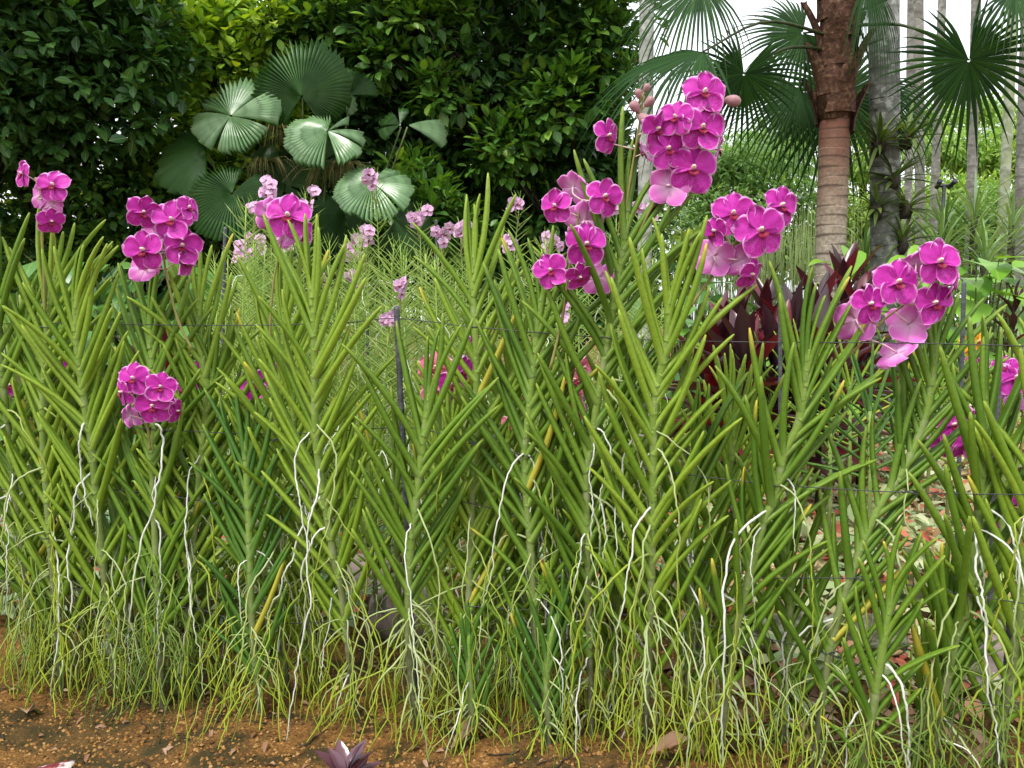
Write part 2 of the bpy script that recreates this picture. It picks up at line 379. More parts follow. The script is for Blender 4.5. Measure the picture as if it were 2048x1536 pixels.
def trunk_mat(name, a, b, lich, moss=0):
    m, nt, out = newmat(name); n = noise(nt, 5, 6); n2 = noise(nt, 17, 5)
    c = ramp(nt, n, [(.3, a), (.7, b)])
    c = mixc(nt, ramp(nt, n2, [(.5, (0, 0, 0)), (.6, (.7,) * 3)]), c, lich)
    c = mixc(nt, math_(nt, 'MULTIPLY', attr(nt, 'ring'), .5), c, tuple(k * .4 for k in a))
    if moss: c = mixc(nt, math_(nt, 'MULTIPLY', ramp(nt, noise(nt, 2.2, 4), [(.42, (0, 0, 0)), (.6, (1, 1, 1))]), moss), c, (.04, .055, .025))
    finish(nt, out, c, .85, .15, 0, None, n2, .5, .015); return m
M['grey_trunk'] = trunk_mat('lichen_trunk', (.09, .09, .085), (.24, .24, .225), (.44, .45, .42), .45)
M['pale_trunk'] = trunk_mat('pale_trunk', (.36, .36, .33), (.52, .52, .48), (.22, .22, .20))
M['slim_trunk'] = trunk_mat('slim_trunk', (.20, .185, .16), (.34, .32, .29), (.42, .42, .36), .25)
M['green_trunk'] = trunk_mat('green_trunk', (.24, .28, .16), (.36, .40, .24), (.45, .47, .38))
M['black_metal'] = plain('black_metal', (.012, .013, .018), (.03, .032, .04), 30, .45, .5, .1)
M['white_stone'] = plain('white_stone', (.45, .42, .40), (.75, .73, .70), 30, .8, .2)
m, nt, out = newmat('red_stone'); n = noise(nt, 22, 5)
finish(nt, out, ramp(nt, n, [(.35, (.10, .015, .02)), (.52, (.18, .03, .035)), (.58, (.62, .58, .55)), (.8, (.75, .72, .68))]), .85, .2, 0, None, n, .5, .01); M['red_stone'] = m

# ------------------------------------------------------------------ ground
def graded(lo, hi, near_lo, near_hi, step, grow=1.35):
    a = list(np.arange(near_lo, near_hi + 1e-6, step)); s = step
    while a[-1] < hi: s *= grow; a.append(min(hi, a[-1] + s))
    s = step
    while a[0] > lo: s *= grow; a.insert(0, max(lo, a[0] - s))
    return np.array(a)
def hgt(x, y):
    h = .018 * np.sin(3.1 * x + 1.2) * np.cos(2.7 * y + .6) + .010 * np.sin(9.3 * x + 4 * y) + .006 * np.sin(21 * x - 13 * y + 1) * np.cos(17 * y)
    return h * np.exp(-np.maximum(0, np.hypot(x, y - 2) - 3) / 3)
gx, gy = graded(-600, 600, -1.6, 1.6, .035), graded(-30, 900, 0.9, 2.9, .035)
X, Y = np.meshgrid(gx, gy); Z = hgt(X, Y) + rng.normal(0, .0022, X.shape) * (np.hypot(X, Y - 2) < 3)
nx, ny = len(gx), len(gy); idx = np.arange(nx * ny).reshape(ny, nx)
FA = np.stack([idx[:-1, :-1], idx[:-1, 1:], idx[1:, 1:], idx[1:, :-1]], -1).reshape(-1, 4)
g = obj('ground', mesh_np('ground', np.stack([X, Y, Z], -1).reshape(-1, 3), FA, M['ground'])); g['kind'] = 'structure'
def gz(x, y): return float(hgt(np.float64(x), np.float64(y)))
# loose grit lying on it
N = 34000
gxx = rng.uniform(-1.5, 1.3, N); gyy = 1.25 + 1.2 * rng.random(N) ** 1.6
tet = (np.array([(0, -.6, .1), (.55, .1, 0), (-.5, .25, .05), (.05, .1, .6), (.1, .65, .1)]), [(0, 1, 3), (1, 4, 3), (4, 2, 3), (2, 0, 3)])
pos = np.stack([gxx, gyy, hgt(gxx, gyy) - .001], -1); d = rand_dirs(N); d[:, 2] *= .2
up = np.tile([0, 0, 1.], (N, 1)) + rand_dirs(N) * .3
stuff(tag(obj('laterite_gravel', bulk_mesh('laterite_gravel', tet, pos, d, up, rng.uniform(.003, .0095, N) ** 1.0, M['grit'])), 'loose orange brown grit strewn over the soil of the bed', 'gravel'))

# ------------------------------------------------------------------ orchid leaf, flower meshes
def vanda_leaf_mesh(name, mat, bend, twist, rings=8, sides=8, L=1.0, w=.038):
    """unit length along +Z, keel towards +X, groove towards -X"""
    V, Fc, vv = [], [], []
    vs_ = [0, .06, .2, .42, .64, .82, .93, .985][:rings]
    prof = [1.25, 1.10, 1.04, 1.01, .95, .80, .56, .24]
    for i, v in enumerate(vs_):
        cx = bend * v * v; ang0 = twist * v
        for k in range(sides):
            a = 2 * math.pi * k / sides
            r = w * .5 * prof[i]
            x, y = math.cos(a) * r * 1.0, math.sin(a) * r * 1.02
            if k == sides // 2: x *= .05          # the groove
            xr = x * math.cos(ang0) - y * math.sin(ang0); yr = x * math.sin(ang0) + y * math.cos(ang0)
            V.append((cx + xr, yr, v)); vv.append(v)
    for i in range(len(vs_) - 1):
        for k in range(sides):
            k2 = (k + 1) % sides
            Fc.append((i * sides + k, i * sides + k2, (i + 1) * sides + k2, (i + 1) * sides + k))
    Fc.append(tuple((len(vs_) - 1) * sides + k for k in range(sides)))
    return mesh_np(name, V, Fc, mat, {'v': vv})
VL = {}
for tone in ('vanda_light', 'vanda_mid', 'vanda_dark'):
    VL[tone] = [vanda_leaf_mesh('leaf', M[tone], b, t, w=w) for b, t, w in
                ((-.05, .1, .060), (-.10, -.2, .057), (.07, .3, .058), (-.03, 0, .064), (.12, -.3, .055), (-.08, .5, .061), (.20, .2, .056), (-.16, -.4, .058))]

def petal_mesh(name, mat, L, W, kind, seed):
    rs = random.Random(seed); NV, NU = 10, 9
    V, Fc, e_, v_, b_, s_ = [], [], [], [], [], []
    ph = rs.uniform(0, 6); cup = rs.uniform(.0, .16); refl = rs.uniform(-.06, .24); tw = rs.uniform(-.3, .3); wav = rs.uniform(.04, .08)
    for lay in (0, 1):
        for i in range(NV):
            t = i / (NV - 1)
            wd = (math.sin(math.pi * t ** (1.22 if kind != 'petal' else 1.38)) ** .66) if 0 < t < 1 else 0
            wd = max(wd, .1 if i == 0 else (.10 if i == NV - 1 else 0))
            for j in range(NU):
                u = j / (NU - 1) * 2 - 1
                x = u * W / 2 * wd; y = L * t - L * .05 * (u * u) * t * t
                edge = min(1 - abs(u) + max(0, .5 - t) * 1.4, (1 - t) * 1.3)
                z = L * (cup * u * u - refl * t * t + wav * math.sin(ph + 5 * t + 2.2 * u) * (abs(u) ** 1.5 + .2 * t) + .04 * math.exp(-(u * 4) ** 2))
                x, z = x * math.cos(tw * t) - z * math.sin(tw * t), x * math.sin(tw * t) + z * math.cos(tw * t)
                V.append((x, y, z - (.0007 if lay else 0)))
                e_.append(edge); v_.append(t); b_.append(lay); s_.append(1.0 if kind == 'lateral' else .3)
    n1 = NV * NU
    for i in range(NV - 1):
        for j in range(NU - 1):
            a = i * NU + j
            Fc.append((a, a + 1, a + NU + 1, a + NU))
            a += n1; Fc.append((a, a + NU, a + NU + 1, a + 1))
    bd = [j for j in range(NU)] + [i * NU + NU - 1 for i in range(1, NV)] + [(NV - 1) * NU + j for j in range(NU - 2, -1, -1)] + [i * NU for i in range(NV - 2, 0, -1)]
    for k in range(len(bd)):
        a, b = bd[k], bd[(k + 1) % len(bd)]; Fc.append((a, a + n1, b + n1, b))
    return mesh_np(name, V, Fc, mat, {'edge': e_, 'v': v_, 'back': b_, 'spots': s_})
PET = {}
for pm in ('petal', 'petal_pale', 'petal_coral', 'petal_yellow'):
    PET[pm] = dict(dorsal=[petal_mesh('sepal', M[pm], .046, .040, 'dorsal', s) for s in (1, 2, 3)],
                   petal=[petal_mesh('petal', M[pm], .048, .048, 'petal', s) for s in (4, 5, 6, 7)],
                   lateral=[petal_mesh('sepal', M[pm], .050, .046, 'lateral', s) for s in (8, 9, 10, 11)])
# lip: a tongue with a curled tip, and the column with its cap
def lip_mesh():
    V, Fc = [], []; NV, NU = 7, 5
    for i in range(NV):
        t = i / (NV - 1); wd = .0055 + .006 * math.sin(math.pi * min(1, t * 1.1)) ; wd *= (1 if i < NV - 1 else .7)
        y = -.004 - .014 * t; z = .004 + .020 * t - .012 * t * t
        for j in range(NU):
            u = j / (NU - 1) * 2 - 1
            V.append((u * wd, y + .0015 * abs(u), z + .006 * u * u * (1 - .5 * t) + .002 * math.sin(3 * t)))
    n1 = len(V); V += [(x, y - .0008, z - .0008) for x, y, z in V]
    for i in range(NV - 1):
        for j in range(NU - 1):
            a = i * NU + j; Fc.append((a, a + 1, a + NU + 1, a + NU)); a += n1; Fc.append((a, a + NU, a + NU + 1, a + 1))
    return mesh_np('lip', V, Fc, M['lip'])
LIP = lip_mesh()
def blob(rx, ry, rz, n=8, m=6):
    V = [(0, 0, -rz)]
    for i in range(1, m):
        a = -math.pi / 2 + math.pi * i / m
        for k in range(n): b = 2 * math.pi * k / n; V.append((rx * math.cos(a) * math.cos(b), ry * math.cos(a) * math.sin(b), rz * math.sin(a)))
    V.append((0, 0, rz)); Fc = []
    for k in range(n): Fc.append((0, 1 + (k + 1) % n, 1 + k))
    for i in range(m - 2):
        for k in range(n):
            a = 1 + i * n; Fc.append((a + k, a + (k + 1) % n, a + n + (k + 1) % n, a + n + k))
    a = 1 + (m - 2) * n; t = len(V) - 1
    for k in range(n): Fc.append((a + k, a + (k + 1) % n, t))
    return V, Fc
cv, cf = blob(.0046, .0042, .0085)
COLUMN = mesh_np('column', [(x, y + .002 + z * .25, z + .006) for x, y, z in cv], cf, M['column'], {'v': [(z + .0085) / .017 for x, y, z in cv]})

def make_flower(parent, base, pos, yaw, pitch, roll, scale, pm, anchor=None, seed=0, detail=True):
    """flower faces local +Z; yaw 0 looks at the camera, positive yaw turns to the picture's right"""
    rs = random.Random(seed * 13 + 5)
    z = Vector((math.sin(yaw) * math.cos(pitch), -math.cos(yaw) * math.cos(pitch), math.sin(pitch)))
    up = Vector((0, 0, 1)); x = up.cross(z).normalized(); y = z.cross(x)
    cr, sr = math.cos(roll), math.sin(roll); x2 = x * cr + y * sr; y2 = y * cr - x * sr
    MW = mat_from(x2, y2, z, pos - base, scale)
    # pedicel, in the flower's own space
    inv = MW.inverted(); tip = Vector((0, 0, -.001))
    a = inv @ (anchor - base) if anchor is not None else Vector((.006, -.03, -.035))
    midp = Vector((a.x * .3, a.y * .3 - .004, min(-.016, a.z * .6)))
    V, Fc, vv = tube_arrays(spline([tip, midp, a], 7), [.0028, .0024, .0021, .002, .0019, .0019, .002], 6)
    fl = obj('flower', mesh_np('flower', V, Fc, PEDI[pm], {'v': vv}), parent, MW)
    P_ = PET[pm]
    def put(nm, me, ang, dz, tilt=0, s=1.0):
        o = obj(nm, me, fl)
        o.matrix_basis = Matrix.Translation((0, 0, dz)) @ Matrix.Rotation(R(ang), 4, 'Z') @ Matrix.Rotation(R(tilt), 4, 'X') @ Matrix.Scale(s, 4)
    j = lambda k: rs.uniform(-k, k)
    put('sepal', rs.choice(P_['dorsal']), j(6), -.0015, j(8) - 2)
    for sgn in (1, -1):
        put('petal', rs.choice(P_['petal']), sgn * (66 + j(6)), .0012 + .0008 * sgn, j(10) + 2)
        put('sepal', rs.choice(P_['lateral']), sgn * (143 + j(6)), -.0008 + .0006 * sgn, j(9))
    obj('lip', LIP, fl, Matrix.Scale(.8, 4)); obj('column', COLUMN, fl)
    return fl
PEDI = {}
for k, c in (('petal', (.66, .36, .50)), ('petal_pale', (.7, .5, .6)), ('petal_coral', (.7, .4, .35)), ('petal_yellow', (.6, .5, .15))):
    m, nt, out = newmat('pedicel_' + k); finish(nt, out, mixc(nt, attr(nt, 'v'), c, (.72, .60, .50)), .5, .3); PEDI[k] = m

# ------------------------------------------------------------------ orchid plants (Vanda type)
def stem_path(pts, bx, Y, tilt=0.0):
    pw = [P(x, y, Y) for x, y in pts]
    b = Vector((ground_x(bx, Y), Y, 0)); b.z = gz(b.x, b.y) - .012
    pw.append(b)
    for i, p in enumerate(pw): p.y += tilt * (p.z) * .08
    pw[-1].y = Y
    return pw
def make_vanda(label, pts, bx, dy=0.0, tone='vanda_light', ll=.255, yaw=0., nleaf_frac=.90, roots=12, tangle=27, seed=0, name='orchid_plant', group=None, Yabs=None, gap=.0178, spread=30, wires=None, thin=1.0):
    rs = random.Random(seed + 100)
    Y = Yabs if Yabs else row(bx) + dy
    path = stem_path(pts, bx, Y, rs.uniform(-1, 1))
    base = path[-1].copy(); base.z = gz(base.x, base.y)
    t = thing(name, base, label, 'orchid', group)
    L = sum((path[i + 1] - path[i]).length for i in range(len(path) - 1))
    n = max(10, int(L / .011)); sp = arc(path, n)
    rad = []
    for i in range(n):
        f = i / n; r = (.0062 + .002 * min(1, i / 12)) * thin
        if i % 2 == 0: r *= 1.12
        rad.append(r * (1 if f < .75 else .9))
    rad[0] *= .5
    V, Fc, vv = tube_arrays([p - base for p in sp], rad, 7)
    obj('stem', mesh_np('stem', V, Fc, M['stem'], {'v': vv}), t)
    # leaves in two opposite ranks
    cum = 0.0; i = 0; side = rs.choice((1, -1)); k = 0
    seg = L / (n - 1)
    while True:
        s = k * gap * rs.uniform(.92, 1.08); ii = s / seg
        if s > L * nleaf_frac or ii >= n - 2: break
        a = int(ii); p = sp[a].lerp(sp[a + 1], ii - a)
        T = (sp[max(a - 2, 0)] - sp[min(a + 3, n - 1)]).normalized()
        yj = yaw + rs.gauss(0, .22)
        h = Vector((math.cos(yj), math.sin(yj), 0)) * side
        ang = R(min(spread, 5 + 2.9 * k) + rs.gauss(0, 3.4) + 7 * max(0, s / L - .6))
        zdir = T * math.cos(ang) + h * math.sin(ang)
        x, y, z = frame_from(zdir, h * math.cos(ang) - T * math.sin(ang))
        ln = ll * (min(1, .55 + .1 * k) * rs.uniform(.8, 1.12))
        if s / L > .55: ln *= 1 - .22 * (s / L - .55) / .45
        if not rs.random() < (.13 if s / L > .5 else .04):
            M4 = mat_from(x, y, z, p - base - T * .012, ln)
            w = (.255 / ln) ** .6 * thin
            M4 = M4 @ Matrix.Diagonal((w, w, 1, 1))
            obj('leaf', rs.choice(VL[tone]), t, M4)
        side = -side; k += 1
    # aerial roots
    for q in range(roots):
        f = rs.uniform(.28, .92); p0 = sp[int(f * (n - 1))]
        sd = rs.choice((1, -1)); white = rs.random() < (.6 if f < .55 else .12)
        hang(t, base, p0, rs, sd, M['root_white'] if white else M['root_green'], rs.uniform(.12, .3) if white and rs.random() < .5 else rs.uniform(.3, .75), rs.uniform(.0015, .0026), 'aerial_root')
    if tangle:
        tb = []
        for q in range(tangle):
            f = rs.uniform(.6, .97); p0 = sp[int(f * (n - 1))]
            tb.append(root_path(p0 - base, rs, rs.choice((1, -1)), rs.uniform(.25, .75), rs.uniform(.0010, .0021), -base.z - .01, 17, wild=1.7))
        stuff(obj('root_tangle', tubes_mesh('root_tangle', tb, M['root_green'] if rs.random() < .6 else M['root_dark'], 5), t))
    return t, base, sp
def root_path(p0, rs, sd, length, r, zfloor, n=20, wild=1.0):
    p = p0.copy(); pts = [p.copy()]; st = length / n
    d = Vector((sd * rs.uniform(.2, 1), rs.uniform(-1.1, .2), rs.uniform(-.6, .3))).normalized()
    ph = rs.uniform(0, 6)
    for i in range(n):
        d = d + Vector((rs.gauss(0, .22 * wild), rs.gauss(0, .16 * wild), -.34 + rs.gauss(0, .12))) * .8
        if i % 4 == 3: d.x *= .6; d.y *= .75
        d.normalize(); p = p + d * st
        if p.z < zfloor:
            p.z = zfloor - .004; pts.append(p.copy()); break
        pts.append(p.copy())
    n = len(pts) - 1
    rad = [r * (1.12 if i < 2 else 1) * (1 - .35 * (i / n)) * rs.uniform(.9, 1.1) for i in range(n + 1)]
    jt = .0013 * min(1, st / 2 / .013)
    sp = [q + Vector((rs.gauss(0, jt), rs.gauss(0, jt), rs.gauss(0, jt * .7))) if i else q for i, q in enumerate(spline(pts, n * 2))]; rr = [rad[min(n, i // 2)] for i in range(n * 2)]
    return sp, rr
def hang(t, base, p0, rs, sd, mat, length, r, nm):
    pts, rad = root_path(p0 - base, rs, sd, length, r, -base.z - .004, 22, 1.05)
    V, Fc, vv = tube_arrays(pts, rad, 6)
    obj(nm, mesh_np(nm, V, Fc, mat, {'v': vv, 'rnd': [0.0] * len(V)}), t)

# flower clusters: stalk pixels (bottom to top), flowers (x, y, radius px, yaw, pitch, roll)
def make_cluster(t, base, Y, stalk, flowers, pm='petal', buds=(), seed=0, yoff=-.03):
    Yf = Y + yoff; n = len(stalk)
    sp = spline([P(x, y, Y + yoff * (i / (n - 1)) * .8) for i, (x, y) in enumerate(stalk)], 26)
    rad = [.0034 - .0016 * i / 25 + (.0008 if i % 6 == 0 else 0) for i in range(26)]
    V, Fc, vv = tube_arrays([p - base for p in sp], rad, 6)
    obj('flower_stalk', mesh_np('flower_stalk', V, Fc, M['stalk'], {'v': vv}), t)
    for i, (x, y, r, yaw, pit, roll) in enumerate(flowers):
        dz = -.022 if abs(yaw) < 70 else .012
        dz -= .010 * math.sin(i * 2.4)
        pos = P(x, y, Yf + dz)
        an = min(sp[8:], key=lambda q: (q - pos - Vector((0, .03, -.01))).length)
        make_flower(t, base, pos, R(yaw), R(pit), R(roll), r * (Yf + dz) / F_PX / .046, pm, an, seed * 50 + i)
    for (x, y, r, dx, dy) in buds:
        pos = P(x, y, Yf); an = min(sp[8:], key=lambda q: (q - pos).length); s = r * Yf / F_PX
        z = Vector((dx, -.3, dy)).normalized(); xx, yy, zz = frame_from(z, (1, .2, 0))
        V, Fc = blob(s * .8, s * .72, s * 1.1, 12, 8)
        V = [(x_ * (1 + .22 * z_ / s) * (1 + .07 * math.cos(3 * math.atan2(y_, x_))), y_ * (1 + .22 * z_ / s) * (1 + .07 * math.cos(3 * math.atan2(y_, x_))), z_) for x_, y_, z_ in V]
        b = obj('bud', mesh_np('bud', V, Fc, M['bud']), t, mat_from(xx, yy, zz, pos - base))
        pv, pf, vv = tube_arrays(spline([Vector((0, 0, -s * 1.0)), Vector((0, 0, -s * 1.6)), mat_from(xx, yy, zz, pos).inverted() @ an], 6), [.0015] * 6, 5)
        obj('bud_stalk', mesh_np('bud_stalk', pv, pf, M['stalk'], {'v': vv}), b)

FR = {}
def front(key, label, pts, bx, **kw):
    FR[key] = make_vanda(label, pts, bx, seed=len(FR), **kw) + (kw.get('Yabs') or row(bx) + kw.get('dy', 0),)
front('edge', 'tall orchid plant cut by the left picture edge', [(12, 560), (30, 800), (45, 1000)], 50, dy=.05, tone='vanda_mid', yaw=.2, roots=14)
front('a', 'tall orchid plant with the small leftmost cluster of magenta blooms on top', [(105, 545), (90, 655), (82, 842), (90, 980)], 92, yaw=-.1, roots=14)
front('b', 'flowerless orchid plant between the leftmost bloom cluster and the next cluster', [(178, 590), (174, 671), (191, 842), (198, 897)], 205, dy=.02, yaw=.1, roots=10)
front('h', 'orchid plant with four magenta blooms halfway up near the left side', [(272, 630), (277, 691), (290, 860), (289, 944)], 300, dy=-.03, tone='vanda_mid', yaw=-.15)
front('c', 'orchid plant with a large magenta cluster before the dark lower fan leaf', [(372, 590), (379, 671), (390, 756), (396, 807), (372, 1200)], 352, yaw=.12)
front('y1', 'short dark green orchid plant without blooms left of centre', [(478, 880), (490, 1050), (500, 1250)], 505, dy=-.05, tone='vanda_dark', ll=.21, roots=8)
front('d', 'orchid plant with a single upright magenta bloom below the round fan palms', [(562, 600), (560, 690), (548, 893), (553, 1150)], 560, dy=.06)
front('e', 'bushy yellow green orchid plant just left of the ribbed steel stake', [(632, 570), (636, 654), (636, 842), (643, 927), (671, 1112), (685, 1181)], 700, yaw=-.12, nleaf_frac=.85)
front('f1', 'darker orchid plant low between two taller plants at left', [(440, 740), (430, 900), (410, 1100)], 415, dy=.12, tone='vanda_mid', yaw=.25)
front('g', 'orchid plant standing right against the ribbed steel stake', [(862, 770), (845, 910), (838, 968), (821, 1123), (818, 1294)], 828, dy=-.04, tone='vanda_mid', yaw=.1, nleaf_frac=.72)
front('i', 'tall flowerless orchid plant in the centre against the dark hedge', [(944, 500), (944, 585), (951, 740), (947, 893), (938, 1150)], 930, yaw=.05)
front('j', 'orchid plant with a loose cluster of seven blooms before the dark hedge', [(1085, 590), (1074, 688), (1057, 842), (1050, 945), (1065, 1150)], 1080, dy=-.02, tone='vanda_mid', yaw=-.1)
front('k', 'tallest orchid plant with the highest magenta cluster, before the pale slim trunk', [(1256, 395), (1248, 480), (1214, 691), (1197, 790), (1183, 893), (1173, 995)], 1190, yaw=.12, tone='vanda_mid')
front('l', 'orchid plant whose leaning spray of blooms stands left of the red trunk', [(1324, 580), (1320, 688), (1299, 807), (1299, 910), (1297, 1250)], 1300, yaw=-.1, nleaf_frac=.86)
front('m', 'leaning orchid plant with a big magenta cluster right of the red cordylines', [(1604, 690), (1598, 756), (1587, 842), (1560, 903), (1540, 995), (1519, 1045), (1475, 1233), (1461, 1335)], 1455, yaw=.1, tone='vanda_mid', nleaf_frac=.86)
front('n', 'strongly leaning flowerless orchid plant at right with thick leaves', [(1904, 670), (1892, 756), (1874, 842), (1827, 945), (1775, 1020), (1721, 1137), (1670, 1294)], 1650, yaw=-.12, ll=.215, tone='vanda_mid', nleaf_frac=.84)
front('o', 'flowerless orchid plant close to the right picture edge', [(1994, 790), (1987, 927), (1947, 1215), (1923, 1267)], 1890, yaw=.3, tone='vanda_mid')
front('p', 'orchid plant cut by the right picture edge', [(2085, 780), (2060, 950), (2040, 1150)], 2030, dy=.05, yaw=-.2)
front('q', 'small young dark green orchid plant low in the centre', [(938, 1265), (938, 1340)], 945, dy=-.06, tone='vanda_dark', ll=.16, roots=3, tangle=14, nleaf_frac=.9)
front('r', 'small young dark orchid plant low, right of the centre', [(1115, 1235), (1095, 1330)], 1100, dy=-.06, tone='vanda_dark', ll=.19, roots=3, tangle=14, nleaf_frac=.9)
front('s', 'half height orchid plant between the red cordylines and the centre', [(1392, 880), (1375, 1050), (1380, 1200)], 1385, dy=.05, tone='vanda_mid', yaw=.2)
front('t', 'low orchid plant with yellowing leaf tips at lower right', [(1772, 1150), (1755, 1300)], 1750, dy=-.05, tone='vanda_mid', ll=.19, yaw=-.2, roots=6)
front('u', 'half height orchid plant behind the leftmost tall ones', [(148, 730), (150, 900)], 155, dy=.16, tone='vanda_mid', yaw=.3)
front('v', 'half height orchid plant wedged behind the tall centre one', [(1003, 960), (1005, 1100)], 1010, dy=.12, tone='vanda_light', yaw=-.2)
front('w', 'half height orchid plant below the low four bloom cluster', [(236, 890), (240, 1100)], 250, dy=.06, tone='vanda_mid', yaw=-.3)
front('x', 'half height orchid plant left of the tallest orchid', [(1150, 930), (1140, 1100)], 1140, dy=.1, tone='vanda_mid', yaw=.15)
front('z', 'half height orchid plant left of the strongly leaning one', [(1565, 1060), (1580, 1250)], 1585, dy=.08, tone='vanda_mid', yaw=.1)

front('aa', 'yellow green orchid plant between the bushy one and the single bloom plant', [(598, 770), (600, 950), (612, 1150)], 622, dy=.1, tone='vanda_light', yaw=.35)
front('bb', 'yellow green orchid plant right of the ribbed steel stake, behind it', [(905, 850), (892, 1000), (880, 1150)], 880, dy=.14, tone='vanda_light', yaw=-.3)
front('cc', 'leaning orchid plant left of the leaning spray plant', [(1250, 800), (1238, 1000), (1230, 1150)], 1236, dy=.07, tone='vanda_light', yaw=.3)
front('dd', 'orchid plant leaning left under the loose bloom cluster', [(1020, 720), (1035, 900), (1040, 1080)], 1035, dy=.16, tone='vanda_light', yaw=.1)
front('ee', 'low orchid plant right under the large left cluster', [(340, 960), (338, 1080), (330, 1200)], 325, dy=.08, tone='vanda_mid', yaw=-.35)
front('ff', 'yellow green orchid plant left of the big leaning one', [(1470, 830), (1450, 1000), (1420, 1200)], 1410, dy=.14, tone='vanda_light', yaw=-.15)
front('gg', 'low orchid plant near the lower right corner', [(1900, 1180), (1880, 1330)], 1850, dy=.06, tone='vanda_mid', yaw=.3, ll=.2, roots=6)
front('hh', 'orchid plant rising between the two leftmost tall plants', [(52, 690), (60, 860), (70, 1050)], 75, dy=.12, tone='vanda_light', yaw=-.35)
def cl(key, *a, **k):
    t, b, sp, Y = FR[key]; make_cluster(t, b, Y, *a, **k)
cl('a', [(90, 640), (88, 560), (84, 470), (88, 410), (70, 355)], [(107, 371, 34, 5, 5, -5), (47, 348, 27, -38, 5, 0), (80, 392, 28, 150, 5, 10), (104, 410, 26, 170, 10, 0), (102, 442, 28, 45, -25, 0)], seed=1)
cl('c', [(385, 700), (356, 640), (332, 545), (326, 480), (322, 420)], [(345, 441, 43, 3, 5, -3), (289, 500, 43, -8, -6, 8), (366, 492, 40, 12, 0, -8), (287, 424, 35, 28, -12, -12), (376, 416, 28, 58, 15, 0), (290, 536, 34, 172, -15, 10), (372, 524, 30, 70, -20, 0), (318, 470, 36, 170, 5, 0)], seed=2)
cl('d', [(541, 700), (541, 640), (548, 560), (560, 500), (568, 450)], [(576, 432, 48, 6, 4, -6), (541, 428, 34, -150, 5, 0), (584, 470, 34, 160, -35, 10), (606, 462, 28, 70, 0, 0)], seed=3)
cl('h', [(300, 900), (296, 860), (288, 830), (285, 790)], [(268, 757, 36, -3, 5, 3), (322, 774, 33, 8, 5, -10), (307, 812, 38, 2, -5, 5), (246, 784, 30, -45, -10, 10), (262, 832, 26, -100, -20, 0), (352, 822, 26, 80, -10, 0)], seed=4)
cl('k', [(1245, 520), (1250, 430), (1262, 350), (1277, 260), (1288, 185)],
   [(1214, 272, 36, 42, -4, -4), (1312, 258, 38, 40, -12, 12), (1290, 304, 26, -115, -20, 0)],
   buds=[(1270, 214, 12, -.5, .5), (1298, 204, 11, .5, .5), (1277, 188, 9, -.2, .8), (1293, 176, 8, .3, .9), (1289, 238, 15, .5, -.5)], seed=5)
cl('k', [(1262, 500), (1300, 420), (1350, 345), (1385, 270), (1412, 215), (1440, 196)],
   [(1408, 186, 46, 3, 6, -4), (1404, 256, 47, 2, 2, -6), (1386, 338, 51, -3, 0, -3), (1352, 236, 38, -30, 6, 0), (1335, 298, 42, 14, -6, 12), (1436, 300, 32, 75, -20, 0), (1340, 372, 44, 168, -8, 14)],
   buds=[(1465, 201, 15, .6, -.2)], seed=15)
cl('j', [(1100, 740), (1124, 640), (1138, 540), (1153, 455), (1163, 400)],
   [(1112, 412, 36, -32, -4, 0), (1208, 394, 40, 16, 4, -8), (1146, 375, 36, 140, 25, 10), (1172, 488, 46, 8, -8, 0), (1168, 442, 42, 176, 10, 0), (1102, 541, 37, -10, 0, 20), (1158, 552, 32, 30, -38, 15), (1196, 556, 36, 150, -8, 0)], seed=6)
cl('l', [(1330, 690), (1390, 600), (1440, 530), (1475, 480), (1500, 450)],
   [(1466, 428, 46, -6, 5, 0), (1520, 462, 55, 4, 2, 12), (1560, 412, 42, 24, 4, -10), (1432, 462, 34, -62, -10, 0), (1426, 512, 44, 172, -5, 10), (1500, 548, 34, 34, -22, -8), (1478, 520, 34, 150, -10, 0)], seed=7)
cl('m', [(1610, 830), (1660, 750), (1720, 690), (1768, 640), (1808, 610)],
   [(1794, 565, 50, 2, 4, -4), (1876, 524, 50, 6, 5, -4), (1866, 606, 46, 12, -5, 8), (1738, 608, 42, 18, -5, 8), (1712, 640, 46, 165, 0, 0), (1816, 648, 46, 170, -20, 10), (1794, 706, 42, 115, -45, 0), (1904, 570, 34, 66, -10, 0), (1832, 528, 28, 172, 30, 0)], seed=8)

# ------------------------------------------------------------------ second row of orchids, farther back
back_spots = [(-40, 720), (60, 690), (130, 770), (240, 740), (330, 720), (420, 800), (500, 740), (600, 800), (700, 820), (749, 830), (800, 880),
              (880, 700), (1000, 740), (1130, 780), (1240, 820), (1290, 900), (1447, 755), (1390, 900), (1510, 840), (1692, 915), (1830, 1010), (1960, 860), (2040, 760), (930, 860), (1060, 900), (180, 860), (560, 860), (2010, 1010)]
BK = {}
BKPOS = ['cut by the left edge', 'first from left', 'second from left', 'third from left', 'fourth from left', 'fifth from left', 'sixth from left', 'seventh from left', 'eighth from left', 'ninth from left', 'tenth from left', 'eleventh from left', 'twelfth from left', 'thirteenth from left', 'fourteenth from left', 'fifteenth from left', 'sixteenth from left', 'seventeenth from left', 'rightmost'] + ['farther right'] * 20
bloom = {1, 2, 5, 6, 11, 23, 13, 24, 21, 22, 27}
plain_order = sorted((x, i) for i, (x, y) in enumerate(back_spots) if i not in bloom and i not in (19, 20))
BKLAB = {i: BKPOS[k] for k, (x, i) in enumerate(plain_order)}
